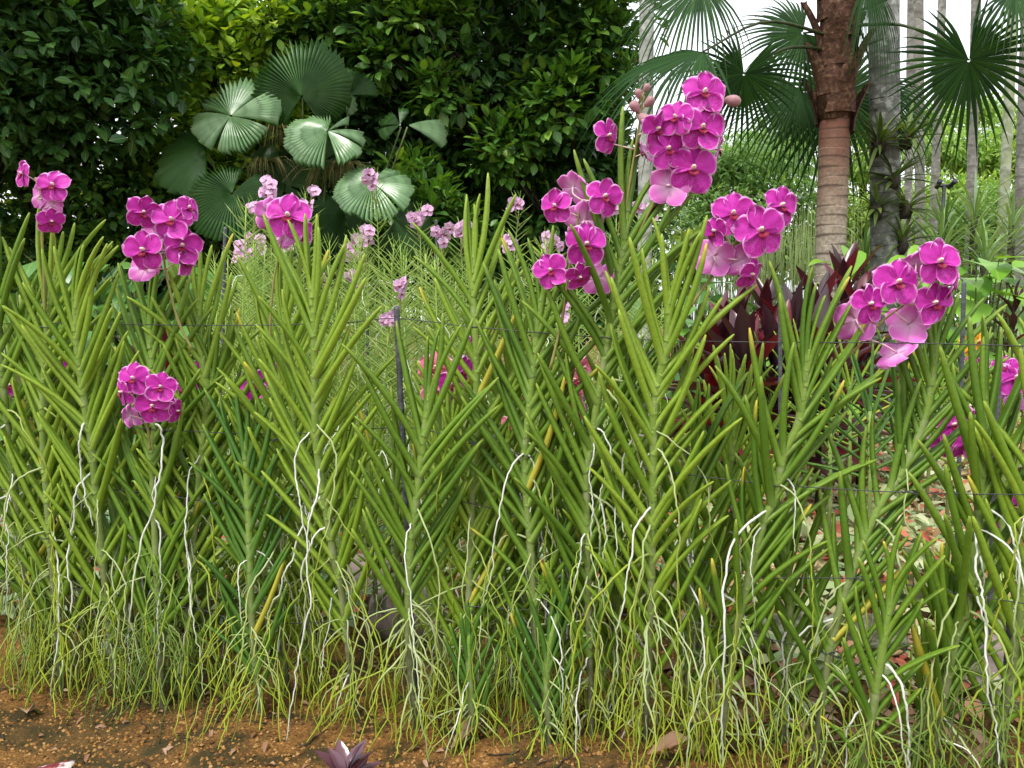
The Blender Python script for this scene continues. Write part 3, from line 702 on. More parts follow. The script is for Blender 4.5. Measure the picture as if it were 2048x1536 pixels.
for i, (x, y) in enumerate(back_spots):
    if i in (19, 20): continue
    Y = row(x) + .32 + .42 * ((i * 37) % 10) / 10
    r2 = random.Random(i)
    BK[i] = make_vanda('slim flowerless orchid behind the front row, ' + BKLAB.get(i, ''), [(x, y), (x - r2.uniform(-15, 25), y + 160)], x - r2.uniform(-20, 35), seed=200 + i,
                       tone=r2.choice(('vanda_light', 'vanda_light', 'vanda_mid')), ll=.17, yaw=r2.uniform(-.5, .5), nleaf_frac=.82, roots=3, tangle=8,
                       name='back_row_orchid', group='orchids of the second row', Yabs=Y, gap=.026, thin=.85) + (Y,)
def bcl(i, label, fl, pm, stalk_dx=10):
    t, b, sp, Y = BK[i]; t['label'] = label; del t['group']
    x0, y0 = fl[0][0], fl[0][1]
    make_cluster(t, b, Y, [(back_spots[i][0], back_spots[i][1] + 110), ((x0 + back_spots[i][0]) / 2 + stalk_dx, y0 + 70), (x0, y0 + 22), (x0 + 3, y0 - 8)], fl, pm, seed=60 + i, yoff=-.02)
bcl(1, 'back row orchid with magenta blooms half hidden by the leftmost plants', [(40, 728, 26, -20, 0, 0), (20, 770, 26, 30, 0, 0), (60, 755, 22, 80, 0, 0)], 'petal')
bcl(2, 'back row orchid with magenta blooms left of the four bloom cluster', [(118, 772, 30, 10, -10, 0), (128, 745, 24, 60, 5, 0), (112, 798, 24, -30, -10, 0)], 'petal')
bcl(5, 'back row orchid with magenta blooms right of the four bloom cluster', [(372, 775, 34, -20, 0, 0), (400, 745, 28, 20, 0, 0), (350, 820, 26, 60, 0, 0)], 'petal')
bcl(6, 'back row orchid with one flat magenta bloom behind the young dark plant', [(508, 767, 36, -5, 0, 10), (478, 765, 22, -70, 0, 0), (560, 740, 20, 40, 0, 0)], 'petal')
bcl(11, 'back row orchid with coral and rose blooms right of the steel stake', [(872, 735, 36, 0, 4, 0), (862, 775, 30, -30, 0, 0), (848, 745, 24, -60, 0, 0)], 'petal_coral')
bcl(23, 'back row orchid with deep magenta blooms behind the tall centre plant', [(905, 768, 34, 10, 0, 0), (925, 740, 30, 40, 0, 0), (930, 800, 30, -10, -20, 0), (950, 690, 26, 20, 0, 0)], 'petal')
bcl(13, 'back row orchid with salmon blooms right of the centre', [(1150, 760, 32, -10, 4, 0), (1136, 806, 34, 5, -5, 0), (1166, 735, 26, 40, 0, 0), (1120, 835, 24, -40, -10, 0), (1160, 820, 24, 60, 0, 0)], 'petal_coral')
bcl(24, 'back row orchid with pale coral blooms low behind the centre', [(1040, 800, 28, 10, 0, 0), (1020, 850, 24, -40, 0, 0), (1050, 845, 26, 50, 0, 0)], 'petal_coral')
bcl(21, 'back row orchid with large magenta blooms below the strongly leaning plant', [(1905, 850, 40, 5, 5, 0), (1930, 885, 38, 20, -10, 0), (1885, 890, 30, -40, -10, 0), (1945, 840, 30, 60, 0, 0)], 'petal')
bcl(22, 'back row orchid with bright magenta blooms at the right picture edge', [(2030, 755, 40, -5, 5, 0), (2040, 790, 38, 160, -15, 0), (2010, 735, 26, -40, 10, 0)], 'petal')
bcl(27, 'back row orchid with a magenta bloom low at the right edge', [(2022, 1030, 40, -15, -5, 0), (2045, 1000, 30, 30, 0, 0)], 'petal')

# young recurved orchids and a few small bright ones farther back at right
def rosette_orchid(label, x, ytop, Y, n, L, tone, seed, group=None):
    rs = random.Random(seed); top = P(x, ytop, Y); b = Vector((top.x, Y, gz(top.x, Y)))
    t = thing('young_orchid', b, label, 'orchid', group)
    V, Fc, vv = tube_arrays([Vector((0, 0, top.z - b.z)), Vector((.01, 0, (top.z - b.z) * .5)), Vector((0, 0, -.01))], [.006, .007, .006], 6)
    obj('stem', mesh_np('stem', V, Fc, M['stem'], {'v': vv}), t)
    for k in range(n):
        sd = 1 if k % 2 else -1; yj = rs.gauss(0, .45)
        h = Vector((math.cos(yj), math.sin(yj), 0)) * sd
        ang = R(12 + 62 * k / n + rs.gauss(0, 5)); z = Vector((0, 0, 1)) * math.cos(ang) + h * math.sin(ang)
        x_, y_, z_ = frame_from(z, h * math.cos(ang) - Vector((0, 0, 1)) * math.sin(ang))
        obj('leaf', VL[tone][4 if k > n * .4 else 2], t, mat_from(x_, y_, z_, Vector((0, 0, top.z - b.z - .018 * k)), L * rs.uniform(.8, 1.1)) @ Matrix.Diagonal((.75, .75, 1, 1)))
    return t, b
yo = [(1795, 790, 2.7), (1700, 770, 2.9), (1610, 760, 3.0), (1740, 820, 2.5), (1860, 760, 3.1), (1960, 770, 2.9), (1540, 770, 3.1), (1900, 800, 2.8), (2010, 800, 3.2), (1660, 830, 2.6)]
YO = {}
for i, (x, y, Y) in enumerate(yo):
    YO[i] = rosette_orchid('young orchid with recurved leaves, ' + ('sixth from left in its row', 'third from left in its row', 'second from left, before the red cordylines', 'fourth, bright and low', '', '', 'leftmost, before the red cordylines', 'right behind the strongly leaning orchid', 'nearest the right picture edge', 'lowest, amid variegated leaves')[i], x, y, Y, 13, .24, 'vanda_light' if i % 3 else 'vanda_dark', 400 + i, 'young recurved orchids')
for i, lab, fl, pm in ((4, 'young orchid with three yellow blooms on a thin stalk', [(1937, 702, 21, -8, 0, 0), (1956, 682, 20, 12, 5, 10), (1930, 685, 14, -40, 0, 0)], 'petal_yellow'),
                       (5, 'young orchid with small violet blooms under the yellow ones', [(1962, 728, 18, 0, 0, 0), (1943, 722, 12, -30, 0, 0), (1975, 745, 15, 40, 0, 0), (1960, 748, 14, -20, -10, 0)], 'petal')):
    t, b = YO[i]; t['label'] = lab; del t['group']; Y = yo[i][2]
    make_cluster(t, b, Y, [(yo[i][0] + 8, yo[i][1] + 20), (fl[0][0] - 5, fl[0][1] + 60), (fl[0][0], fl[0][1] + 15), (fl[0][0] + 2, fl[0][1] - 10)], fl, pm, seed=90 + i)

# ------------------------------------------------------------------ pencil orchids (fine terete leaves), middle distance
seg_t = (np.array([(-.5, 0, 0), (.5, 0, 0), (0, 0, .7), (-.42, .6, .05), (.42, .6, .05), (0, .6, .6), (0, 1, .1)]) * np.array([.045, 1, .045]),
         [(0, 1, 4, 3), (1, 2, 5, 4), (2, 0, 3, 5), (3, 4, 6), (4, 5, 6), (5, 3, 6)])
def pencil_orchid(x, y, Y, seed, label, group, flowers=()):
    rs = random.Random(seed); top = P(x, y, Y); bx_ = top.x + rs.uniform(-.12, .12); b = Vector((bx_, Y, gz(bx_, Y)))
    t = thing('pencil_orchid', b, label, 'orchid', group)
    h = top.z - b.z; off = top - b
    path = spline([Vector((off.x, 0, h)), Vector((off.x * .7 + rs.uniform(-.03, .03), rs.uniform(-.03, .03), h * .6)), Vector((0, 0, -.01))], 14)
    V, Fc, vv = tube_arrays(path, [.0022 + .0012 * min(1, i / 5) for i in range(14)], 5)
    obj('stem', mesh_np('stem', V, Fc, M['pencil'], {'v': vv, 'rnd': [rs.random()] * len(V)}), t)
    n = int(h * .95 / .016); ps, ys, sz = [], [], []
    yaw = rs.uniform(-.7, .7)
    for k in range(n):
        f = k / n * 13 * .95; a = int(f); p = path[a].lerp(path[min(a + 1, 13)], f - a)
        sd = 1 if k % 2 else -1; yj = yaw + rs.gauss(0, .35)
        ang = R(min(52, 14 + 5 * k) + rs.gauss(0, 7)); hv = Vector((math.cos(yj), math.sin(yj), 0)) * sd
        dv = Vector((0, 0, 1)) * math.cos(ang) + hv * math.sin(ang)
        ps.append(p[:]); ys.append(dv[:]); sz.append(rs.uniform(.075, .115) * min(1, .45 + .08 * k))
    ps, ys, sz = np.array(ps), np.array(ys), np.array(sz)
    zs = np.tile([0, -1., .3], (len(ps), 1))
    stuff(obj('leaves', bulk_mesh('leaves', seg_t, ps, ys, zs, sz, M['pencil']), t))
    if rs.random() < .55:
        tb = [root_path(path[rs.randint(3, 9)], rs, rs.choice((1, -1)), rs.uniform(.15, .4), .0018, -b.z, 12, 1.6) for _ in range(3)]
        stuff(obj('aerial_roots', tubes_mesh('aerial_roots', tb, M['root_far'], 4), t))
    if flowers:
        x0 = sum(f[0] for f in flowers) / len(flowers); y0 = sum(f[1] for f in flowers) / len(flowers)
        make_cluster(t, b, Y, [(x, y + 60), ((x + x0) / 2, (y + y0) / 2 + 40), (x0, y0 + 14), (x0, y0 - 14)], flowers, 'petal_pale', seed=seed, yoff=-.02)
def tiny(cx, cy, n, r, seed, spread=14):
    rs = random.Random(seed)
    return [(cx + rs.uniform(-spread, spread), cy + rs.uniform(-spread, spread), r * rs.uniform(.85, 1.15), rs.uniform(-60, 60), rs.uniform(-25, 25), rs.uniform(-20, 20)) for _ in range(n)]
clusters = [(533, 374, 6, 'pair of lilac clusters above the single magenta bloom, left'), (618, 398, 4, 'lilac cluster right of the single magenta bloom'), (505, 420, 3, 'two lilac blooms left of the single magenta bloom'),
            (487, 506, 5, 'lilac cluster lowest at the left end of the thicket'), (510, 488, 4, 'lilac cluster just above the lowest left one'), (573, 482, 4, 'lilac cluster under the single magenta bloom'), (728, 468, 7, 'round lilac cluster in the middle of the thicket'),
            (747, 360, 5, 'lilac cluster standing high before the pale round fan leaf'), (838, 430, 6, 'lilac cluster left of the tall centre orchid'), (886, 470, 5, 'lilac cluster partly behind the tall centre orchid'),
            (915, 466, 5, 'lilac cluster right behind the tall centre orchid'), (1036, 405, 4, 'lilac cluster high before the dark hedge'), (1028, 480, 6, 'lilac cluster low before the dark hedge'), (1106, 482, 6, 'lilac cluster behind the loose magenta cluster'),
            (710, 506, 3, 'sparse lilac cluster left below the round one'), (790, 580, 4, 'lilac cluster above the ribbed steel stake'), (775, 638, 4, 'rose lilac cluster touching the ribbed steel stake'), (1124, 624, 3, 'small pink cluster low behind the loose magenta cluster'),
            (640, 552, 3, 'small lilac cluster behind the bushy yellow green orchid'), (712, 560, 3, 'sparse lilac cluster above the taut wire'), (1290, 420, 4, 'lilac cluster behind the tallest orchid'), (1240, 412, 3, 'lilac cluster left behind the tallest orchid')]
for i, (x, y, n, lab) in enumerate(clusters):
    Y = 2.6 if y > 560 else 3.2 + .7 * ((i * 7) % 10) / 10
    pencil_orchid(x + random.uniform(-8, 8), y - 12 if i % 3 else y + 25, Y, 500 + i, 'thin leaved orchid with ' + lab, None, tiny(x, y, n, 12.5 if y < 560 else 13, i, 17))
k = 0
for j in range(165):
    x = rng.uniform(425, 890) if j < 120 else rng.uniform(890, 1330)
    Y = rng.uniform(2.55, 4.4)
    ztop = rng.uniform(.72, 1.28) * (1.0 if j < 120 else .93)
    y = HORIZON - (ztop - CAM_H) / Y * F_PX
    if y < 440 and rng.random() < .5: continue
    pencil_orchid(x, y, Y, 700 + j, 'flowerless thin leaved orchid stem in the dense pale green thicket', 'thin leaved orchids of the thicket')

# ------------------------------------------------------------------ stakes and wires
def stake(label, x0, y0, x1, Y, r=.006, flat=False):
    top = P(x0, y0, Y); b = Vector((P(x1, 800, Y).x, Y, 0)); b.z = gz(b.x, b.y) - .02
    d = top - b; L = d.length; pts, rad = [], []; n = int(L / .0045)
    for i in range(n + 1):
        pts.append(d * (i / n)); rad.append(r * (1.16 if i % 2 else .93))
    V, Fc, vv = tube_arrays(pts, rad, 8)
    V = np.array(V)
    # slant the ribs
    ang = np.arctan2(V[:, 1] - (np.array([p.y for p in pts]).repeat(8)), V[:, 0] - np.array([p.x for p in pts]).repeat(8))
    V[:, 2] += .003 * np.sin(ang)
    o = obj('rebar_stake', mesh_np('rebar_stake', V, Fc, M['rebar'], {'v': vv}, smooth=False)); o.location = b
    tag(o, label, 'stake')
stake('ribbed steel stake standing in the row left of the centre', 793, 614, 826, row(800), .0063)
stake('ribbed steel stake before the red cordyline leaves', 1560, 572, 1572, 2.6, .0062)
stake('ribbed steel stake behind the big cluster right of the cordylines', 1928, 565, 1930, 2.3, .0062)
stake('ribbed steel stake beside the violet blooms at right', 1998, 722, 2002, 1.9, .0062)
stake('grey steel stake low at the right edge over dry leaves', 2020, 1240, 2036, row(2030) + .1, .0062)
stake('dark thin stake before the lower fan leaf at left', 450, 455, 428, 3.0, .006)
stake('thin stake left of the ribbed one, deep in the thicket', 735, 640, 733, 3.0, .006)
stake('thin steel stake behind the centre plants', 1168, 715, 1184, 2.25, .0062)
stake('thin steel stake left behind the half height plants', 872, 440, 880, 3.6, .006)
stake('thin steel stake behind the four bloom cluster', 300, 720, 296, 2.2, .006)
stake('steel stake behind the leaning spray left of the red trunk', 1293, 690, 1297, 2.1, .0062)
def wire(label, pts, dy=.012, r=.0011, ties=()):
    pw = []
    for x, y in pts: pw.append(P(x, y, row(x) + dy))
    base = pw[0].copy()
    sp = spline([p - base for p in pw], len(pw) * 7)
    V, Fc, vv = tube_arrays(sp, [r] * len(sp), 5)
    o = obj('tie_wire', mesh_np('tie_wire', V, Fc, M['wire'], {'v': vv})); o.location = base; tag(o, label, 'wire')
    for x, y in ties:
        c = P(x, y, row(x)) - base; ring = []
        for k in range(15):
            a = k / 14 * 2 * math.pi * 1.15; ring.append(c + Vector((math.cos(a) * .0115, math.sin(a) * .0115, .0018 * math.sin(a * 2) + .001 * k / 14)))
        V, Fc, vv = tube_arrays(ring, [.0014] * 15, 5)
        obj('tie', mesh_np('tie', V, Fc, M['wire'], {'v': vv}), o)
wire('topmost black wire running across the orchid row', [(-80, 652), (90, 646), (440, 651), (690, 645), (793, 637), (960, 655), (1240, 677), (1500, 684), (1800, 686), (2130, 694)], ties=[(92, 655), (948, 655), (1212, 676), (1322, 682)])
wire('second black wire at half height of the orchid row', [(-80, 836), (200, 843), (300, 858), (560, 868), (808, 856), (950, 885), (1060, 912), (1180, 928), (1300, 940), (1540, 968), (1820, 985), (2130, 990)], ties=[(193, 843), (290, 857), (548, 880), (636, 872), (948, 887), (1056, 912), (1180, 929), (1300, 941), (1548, 970), (1822, 985)])
wire('third black wire through the lower leaves', [(-80, 985), (90, 975), (290, 985), (500, 1015), (680, 1000), (840, 988), (1055, 1035), (1180, 1065), (1300, 1085), (1500, 1150), (1725, 1158), (1940, 1190), (2130, 1220)], ties=[(90, 1075), (500, 1020), (1300, 1086), (1720, 1158), (1170, 1064)])
wire('lowest black wire among the hanging roots', [(-80, 1160), (90, 1170), (370, 1212), (500, 1245), (690, 1240), (820, 1210), (1060, 1220), (1300, 1234), (1480, 1265), (1660, 1310), (1890, 1390), (2130, 1430)], ties=[(370, 1212), (500, 1245), (1297, 1234), (1475, 1263), (1670, 1309), (1895, 1440)])

# ------------------------------------------------------------------ things lying on the soil
def rock(label, x, y, Y, sx, sy, sz, mat='rock', seed=0, name='rock'):
    rs = np.random.default_rng(seed); V, Fc = blob(1, 1, 1, 14, 9); V = np.array(V)
    for _ in range(9):
        n = rs.normal(size=3); n /= np.linalg.norm(n); dd = rs.uniform(.55, .85)
        s = V @ n; V -= np.outer(np.maximum(0, s - dd), n)
    V += rs.normal(0, .02, V.shape); V *= (sx, sy, sz)
    p = P(x, y, Y); z0 = gz(p.x, Y)
    o = obj(name, mesh_np(name, V, Fc, M[mat], smooth=False)); o.location = (p.x, Y, z0 + sz * .55); o.rotation_euler = (0, 0, rs.uniform(0, 3)); tag(o, label, 'rock')
rock('large pinkish grey rock low behind the stems left of centre', 800, 1290, 2.25, .16, .12, .10, seed=3)
rock('pale grey rock left behind the pinkish one', 735, 1210, 2.55, .10, .09, .10, seed=4)
rock('small pale rock right of the pinkish one', 985, 1230, 2.4, .12, .1, .08, seed=5)
rock('dark mossy rock lower right behind the roots', 1985, 1230, 1.95, .16, .11, .10, seed=6)
rock('flat mossy rock in the shade behind the right stems', 1130, 1270, 2.3, .16, .10, .07, seed=8)
rock('small white flecked stone on the soil at left', 205, 1300, 2.15, .045, .04, .025, 'white_stone', 9)
rock('dark red and white stone at the bottom left corner', 75, 1532, 1.52, .075, .05, .018, 'red_stone', 11, 'edging_stone')
# mossy log at lower right
pts = [P(1380, 1330, 2.0), P(1520, 1300, 2.08), P(1660, 1290, 2.12), P(1800, 1330, 2.1)]
for p in pts: p.z = .05
b = pts[0].copy(); b.z = 0
V, Fc, vv = tube_arrays(spline([p - b for p in pts], 22), [.062 + .012 * math.sin(i * 1.7) for i in range(22)], 11)
V = np.array(V) + rng.normal(0, .004, (len(V), 3))
m, nt, out = newmat('mossy_log'); n = noise(nt, 26, 6)
finish(nt, out, ramp(nt, n, [(.3, (.03, .03, .018)), (.5, (.10, .10, .06)), (.62, (.24, .26, .17)), (.8, (.09, .13, .04))]), .95, .1, 0, None, n, .8, .02); M['log'] = m
o = obj('mossy_log', mesh_np('mossy_log', V, Fc, M['log'])); o.location = b; tag(o, 'grey green mossy log lying behind the stems at lower right', 'log')
# dry leaves
dl = leaf_tmpl(.40, .45, .5, ((0, 0), (.12, .5), (.35, 1), (.65, .85), (.88, .4), (1, 0)))
dl_me = mesh_np('dry_leaf', dl[0], dl[1], M['dry'], {'rnd': [0.] * len(dl[0]), 'v': dl[0][:, 1], 'u': dl[0][:, 0]})
for x, y, s, a, lab in ((55, 1455, .085, .5, 'curled brown leaf on the soil near the bottom left'), (405, 1335, .06, 1.9, 'pinkish dry leaf among stems left of centre'), (975, 1485, .10, 2.4, 'long dark dry leaf on the soil at the bottom centre'),
                        (1955, 1330, .11, 1.1, 'broad pinkish brown dry leaf at the lower right'), (1840, 1255, .13, .4, 'big dry leaf leaning behind the leaning orchid base'), (1990, 1420, .10, 2.9, 'pale dry leaf under the right edge stake'), (1820, 1180, .12, 1.4, 'dry leaf folded among variegated leaves at right'), (1900, 1300, .12, 2.2, 'overlapping dry leaf in the right hand litter')):
    Yg = CAM_H * F_PX / (y - HORIZON) * .99; p = P(x, y, Yg); o = obj('dry_leaf', dl_me); o.location = (p.x, Yg, gz(p.x, Yg) + s * .22)
    o.rotation_euler = (random.uniform(-.35, .35), random.uniform(-.3, .3), a); o.scale = (s, s, s); tag(o, lab, 'leaf', 'dry leaves on the soil')
N = 240
px_ = rng.uniform(1380, 2110, N); yy = 1.55 + 1.1 * rng.random(N); pos = np.array([[ground_x(a, c), c, gz(ground_x(a, c), c) + rng.uniform(.01, .06)] for a, c in zip(px_, yy)])
d = rand_dirs(N); d[:, 2] *= .3; up = np.tile([0, -.3, 1.], (N, 1)) + rand_dirs(N) * .45
stuff(tag(obj('leaf_litter', bulk_mesh('leaf_litter', dl, pos, d, up, rng.uniform(.05, .095, N), M['dry'])), 'brown leaf litter covering the soil at lower right', 'leaf litter'))
N = 150
px_ = rng.uniform(-80, 1500, N); yy = 1.36 + .75 * rng.random(N); pos = np.array([[ground_x(a, c), c, gz(ground_x(a, c), c) + rng.uniform(.003, .012)] for a, c in zip(px_, yy)])
d = rand_dirs(N); d[:, 2] *= .15; up = np.tile([0, -.1, 1.], (N, 1)) + rand_dirs(N) * .35
stuff(tag(obj('leaf_crumbs', bulk_mesh('leaf_crumbs', dl, pos, d, up, rng.uniform(.010, .034, N), M['dry'])), 'small dry leaf scraps strewn over the orange soil in front', 'leaf litter'))
tb = []
for k in range(34):
    a_ = rng.uniform(-60, 1400); Yt = rng.uniform(1.38, 1.9); p = Vector((ground_x(a_, Yt), Yt, 0)); th = rng.uniform(0, 3.1); ln = rng.uniform(.03, .11); pts = []
    for q in range(5):
        e = p + Vector((math.cos(th) * ln * (q / 4 - .5), math.sin(th) * ln * (q / 4 - .5), 0)) + Vector((random.gauss(0, .003), random.gauss(0, .003), 0)); e.z = gz(e.x, e.y) + .004; pts.append(e)
    tb.append((pts, [.0014, .0016, .0015, .0013, .0009]))
stuff(tag(obj('dead_twigs', tubes_mesh('dead_twigs', tb, M['bark_dark'], 5)), 'thin dark dead roots and twigs scattered on the soil', 'twigs'))
for x, y, s, lab in ((672, 1408, .03, 'larger fallen yellow petal on the soil, bottom centre left'), (716, 1420, .022, 'small fallen yellow petal beside the larger one')):
    Yg = CAM_H * F_PX / (y - HORIZON); p = P(x, y, Yg); me = mesh_np('fallen_petal', dl[0] * np.array([1.6, 1, 1]), dl[1], M['litter_yellow'])
    o = obj('fallen_petal', me); o.location = (p.x, Yg, gz(p.x, Yg) + .014); o.rotation_euler = (.3, .1, x * .01); o.scale = (s, s, s); tag(o, lab, 'petal')

# lance-leaved rosettes: purple one at the bottom, red cordylines behind
def lance_mesh(mat, w, curl, fold, nm='leaf'):
    tv, tf = leaf_tmpl(w, fold, curl, ((0, 0), (.06, .28), (.2, .55), (.38, .92), (.55, 1), (.72, .82), (.88, .42), (1, 0)))
    return mesh_np(nm, tv, tf, mat, {'rnd': [0.] * len(tv), 'v': tv[:, 1], 'u': tv[:, 0]})
CORD = [lance_mesh(M['cordy'], w, c, f) for w, c, f in ((.24, .10, .25), (.21, .28, .3), (.26, .18, .2), (.22, .05, .35))]
def rosette(name, label, cat, base, h, n, L, meshes, seed, stem_mat, group=None, spread=(10, 75), stem_r=.008):
    rs = random.Random(seed); t = thing(name, base, label, cat, group)
    V, Fc, vv = tube_arrays([Vector((0, 0, -.01)), Vector((.01, 0, h * .5)), Vector((0, .01, h))], [stem_r * 1.2, stem_r, stem_r * .7], 6)
    obj('stem', mesh_np('stem', V, Fc, stem_mat, {'v': vv}), t)
    for k in range(n):
        az = k * 2.399 + rs.uniform(-.3, .3); f = k / max(1, n - 1); el = R(90 - (spread[0] + (spread[1] - spread[0]) * f) + rs.gauss(0, 6))
        d = Vector((math.cos(az) * math.cos(el), math.sin(az) * math.cos(el), math.sin(el)))
        upv = Vector((-math.cos(az) * math.sin(el), -math.sin(az) * math.sin(el), math.cos(el)))
        x, y, z = frame_from(upv, d.cross(upv)); y = d; x = y.cross(z)
        s = L * rs.uniform(.75, 1.1) * (.75 if k < 3 else 1)
        obj('leaf', rs.choice(meshes), t, mat_from(x, y, z, (0, 0, h * (1 - .45 * f)), s))
    return t
PURP = [lance_mesh(M['purple'], w, c, f) for w, c, f in ((.38, .15, .2), (.34, .3, .25), (.42, .2, .15))]
Yp = 1.42; p = P(690, 1500, Yp)
rosette('purple_rosette', 'small glossy purple leaved rosette at the bottom edge', 'plant', Vector((p.x, Yp, gz(p.x, Yp))), .05, 12, .095, PURP, 5, M['purple'], spread=(15, 70))
cord = [(1470, 640, 3.5, 'cordyline stem leftmost in the dark red clump'), (1530, 590, 3.8, 'cordyline behind the leftmost one, dark red leaves'), (1590, 640, 3.4, 'cordyline in the middle of the red clump, leaves lowest'), (1640, 600, 3.7, 'cordyline right before the red palm trunk base'),
        (1688, 540, 4.0, 'tallest cordyline with bright red upright leaves beside the trunk'), (1725, 600, 3.8, 'rightmost cordyline of the red clump'), (1555, 700, 3.2, 'low cordyline at the foot of the red clump'), (1430, 690, 3.4, 'low bronze red cordyline at the left foot of the clump'), (1640, 690, 3.2, 'low cordyline at the right foot of the clump'), (1490, 700, 3.15, 'cordyline with orange tinged leaves at the clump foot')]
for i, (x, y, Y, lab) in enumerate(cord):
    p = P(x, y + 38, Y); rosette('red_cordyline', lab, 'cordyline', Vector((p.x, Y, gz(p.x, Y))), max(.15, p.z), 32, .32, CORD, 30 + i, M['bark_dark'], 'red cordylines', spread=(5, 105))
for i, (x, y, Y, lab) in enumerate([(2030, 600, 4.6, 'dark purple leaved plant at the right edge above the variegated bed'), (760, 1010, 2.9, None), (330, 690, 3.0, 'low red leaved cordyline behind the large cluster at left'), (290, 700, 3.1, 'low red leaved cordyline left of its twin')]):
    if lab:
        p = P(x, y, Y); rosette('red_cordyline', lab, 'cordyline', Vector((p.x, Y, gz(p.x, Y))), max(.15, p.z), 20, .18, CORD, 60 + i, M['bark_dark'], 'red cordylines', spread=(5, 100))

# broad-leaved plants
HEART = {}
for k in ('broad_leaf', 'broad_bright', 'broad_dark'):
    HEART[k] = []
    for w, c, f in ((.85, .22, .1), (.75, .35, .15), (.95, .15, .05)):
        tv, tf = leaf_tmpl(w, f, c, ((0, 0), (.05, .75), (.2, 1), (.42, .93), (.66, .66), (.86, .3), (1, 0)))
        HEART[k].append(mesh_np('leaf', tv, tf, M[k], {'rnd': [0.] * len(tv), 'v': tv[:, 1], 'u': tv[:, 0]}))
def broad_plant(label, x, ytop, Y, width, n, L, kind, seed, group):
    rs = random.Random(seed); top = P(x, ytop, Y); b = Vector((top.x, Y, gz(top.x, Y)))
    t = thing('broad_leaved_plant', b, label, 'plant', group); tubes = []
    for k in range(n):
        q = Vector((rs.gauss(0, width * .45), rs.gauss(0, width * .35), top.z * (1 - .75 * rs.random() ** 1.3)))
        az = math.atan2(q.y - .1, q.x) + rs.gauss(0, .6); el = R(rs.uniform(-45, 20))
        d = Vector((math.cos(az) * math.cos(el), math.sin(az) * math.cos(el) - .35, math.sin(el))).normalized()
        zz = Vector((rs.gauss(0, .25), -.35 + rs.gauss(0, .2), 1)); xx = d.cross(zz).normalized(); zz = xx.cross(d)
        obj('leaf', rs.choice(HEART[kind]), t, mat_from(xx, d, zz, q, L * rs.uniform(.65, 1.15)))
        tubes.append((spline([Vector((q.x * .2, q.y * .2, 0)), Vector((q.x * .6, q.y * .6, q.z * .65)), q], 6), [.006, .005, .0045, .004, .0035, .003]))
    stuff(obj('leaf_stalks', tubes_mesh('leaf_stalks', tubes, M['petiole'], 4), t))
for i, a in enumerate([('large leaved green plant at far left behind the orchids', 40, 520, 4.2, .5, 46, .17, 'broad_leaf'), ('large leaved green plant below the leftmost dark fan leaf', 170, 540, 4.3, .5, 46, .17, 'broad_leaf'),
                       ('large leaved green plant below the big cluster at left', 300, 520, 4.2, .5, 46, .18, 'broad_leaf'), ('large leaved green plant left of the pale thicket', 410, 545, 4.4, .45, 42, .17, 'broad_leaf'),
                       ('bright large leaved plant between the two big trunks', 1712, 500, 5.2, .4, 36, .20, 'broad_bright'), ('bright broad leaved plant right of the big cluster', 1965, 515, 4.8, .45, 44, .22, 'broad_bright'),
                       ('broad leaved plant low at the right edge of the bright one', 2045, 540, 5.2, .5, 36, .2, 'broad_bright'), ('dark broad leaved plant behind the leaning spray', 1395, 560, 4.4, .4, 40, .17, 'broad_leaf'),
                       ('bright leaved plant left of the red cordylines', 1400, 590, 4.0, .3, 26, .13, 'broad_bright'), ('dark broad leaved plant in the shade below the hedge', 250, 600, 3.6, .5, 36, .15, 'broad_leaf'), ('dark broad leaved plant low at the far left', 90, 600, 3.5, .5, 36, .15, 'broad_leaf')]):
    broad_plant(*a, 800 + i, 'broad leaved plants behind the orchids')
# tall dark strap leaves at left, under the hedge
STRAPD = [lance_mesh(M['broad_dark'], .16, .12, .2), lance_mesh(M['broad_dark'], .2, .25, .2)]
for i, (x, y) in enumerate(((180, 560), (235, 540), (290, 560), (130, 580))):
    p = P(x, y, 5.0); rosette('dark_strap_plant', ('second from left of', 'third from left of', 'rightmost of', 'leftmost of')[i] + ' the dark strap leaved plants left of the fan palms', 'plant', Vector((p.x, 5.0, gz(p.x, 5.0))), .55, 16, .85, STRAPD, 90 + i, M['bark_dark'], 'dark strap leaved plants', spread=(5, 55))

# variegated ground cover
lv = leaf_tmpl(.5, .15, .2)
def cover(name, label, regions, mat, size):
    ps = []
    for (x0, x1, Y0, Y1, h, n) in regions:
        Yv = rng.uniform(Y0, Y1, n); xv = rng.uniform(x0, x1, n); wx = (xv - 1024) / F_PX * Yv * 1.003
        mound = h * (.35 + .65 * (.5 + .5 * np.sin(wx * 5 + Yv * 3)) * (.6 + .4 * np.sin(wx * 11 - Yv * 7)))
        ps.append(np.stack([wx, Yv, hgt(wx, Yv) + mound * rng.random(n) ** .45 + .01], -1))
    pos = np.concatenate(ps); N = len(pos); d = rand_dirs(N); d[:, 2] = d[:, 2] * .45 - .05; d[:, 1] -= .25
    up = np.tile([0, -.35, 1.], (N, 1)) + rand_dirs(N) * .4
    stuff(tag(obj(name, bulk_mesh(name, lv, pos, d, up, size * rng.uniform(.6, 1.25, N), M[mat])), label, 'ground cover'))
cover('variegated_ground_cover', 'pale variegated leaves with red ones carpeting the bed at right', [(1330, 1960, 2.3, 4.6, .30, 4600), (1860, 2200, 3.8, 5.6, .55, 2600), (1650, 1800, 3.8, 5.2, .42, 900), (1560, 2130, 1.75, 2.4, .14, 500), (1120, 1420, 2.3, 3.2, .2, 900)], 'varieg', .062)
cover('sage_ground_cover', 'greyish green low leaves with few red ones between the stems', [(-120, 700, 2.25, 3.4, .2, 2400), (600, 1250, 2.4, 3.4, .16, 1200)], 'sage', .055)
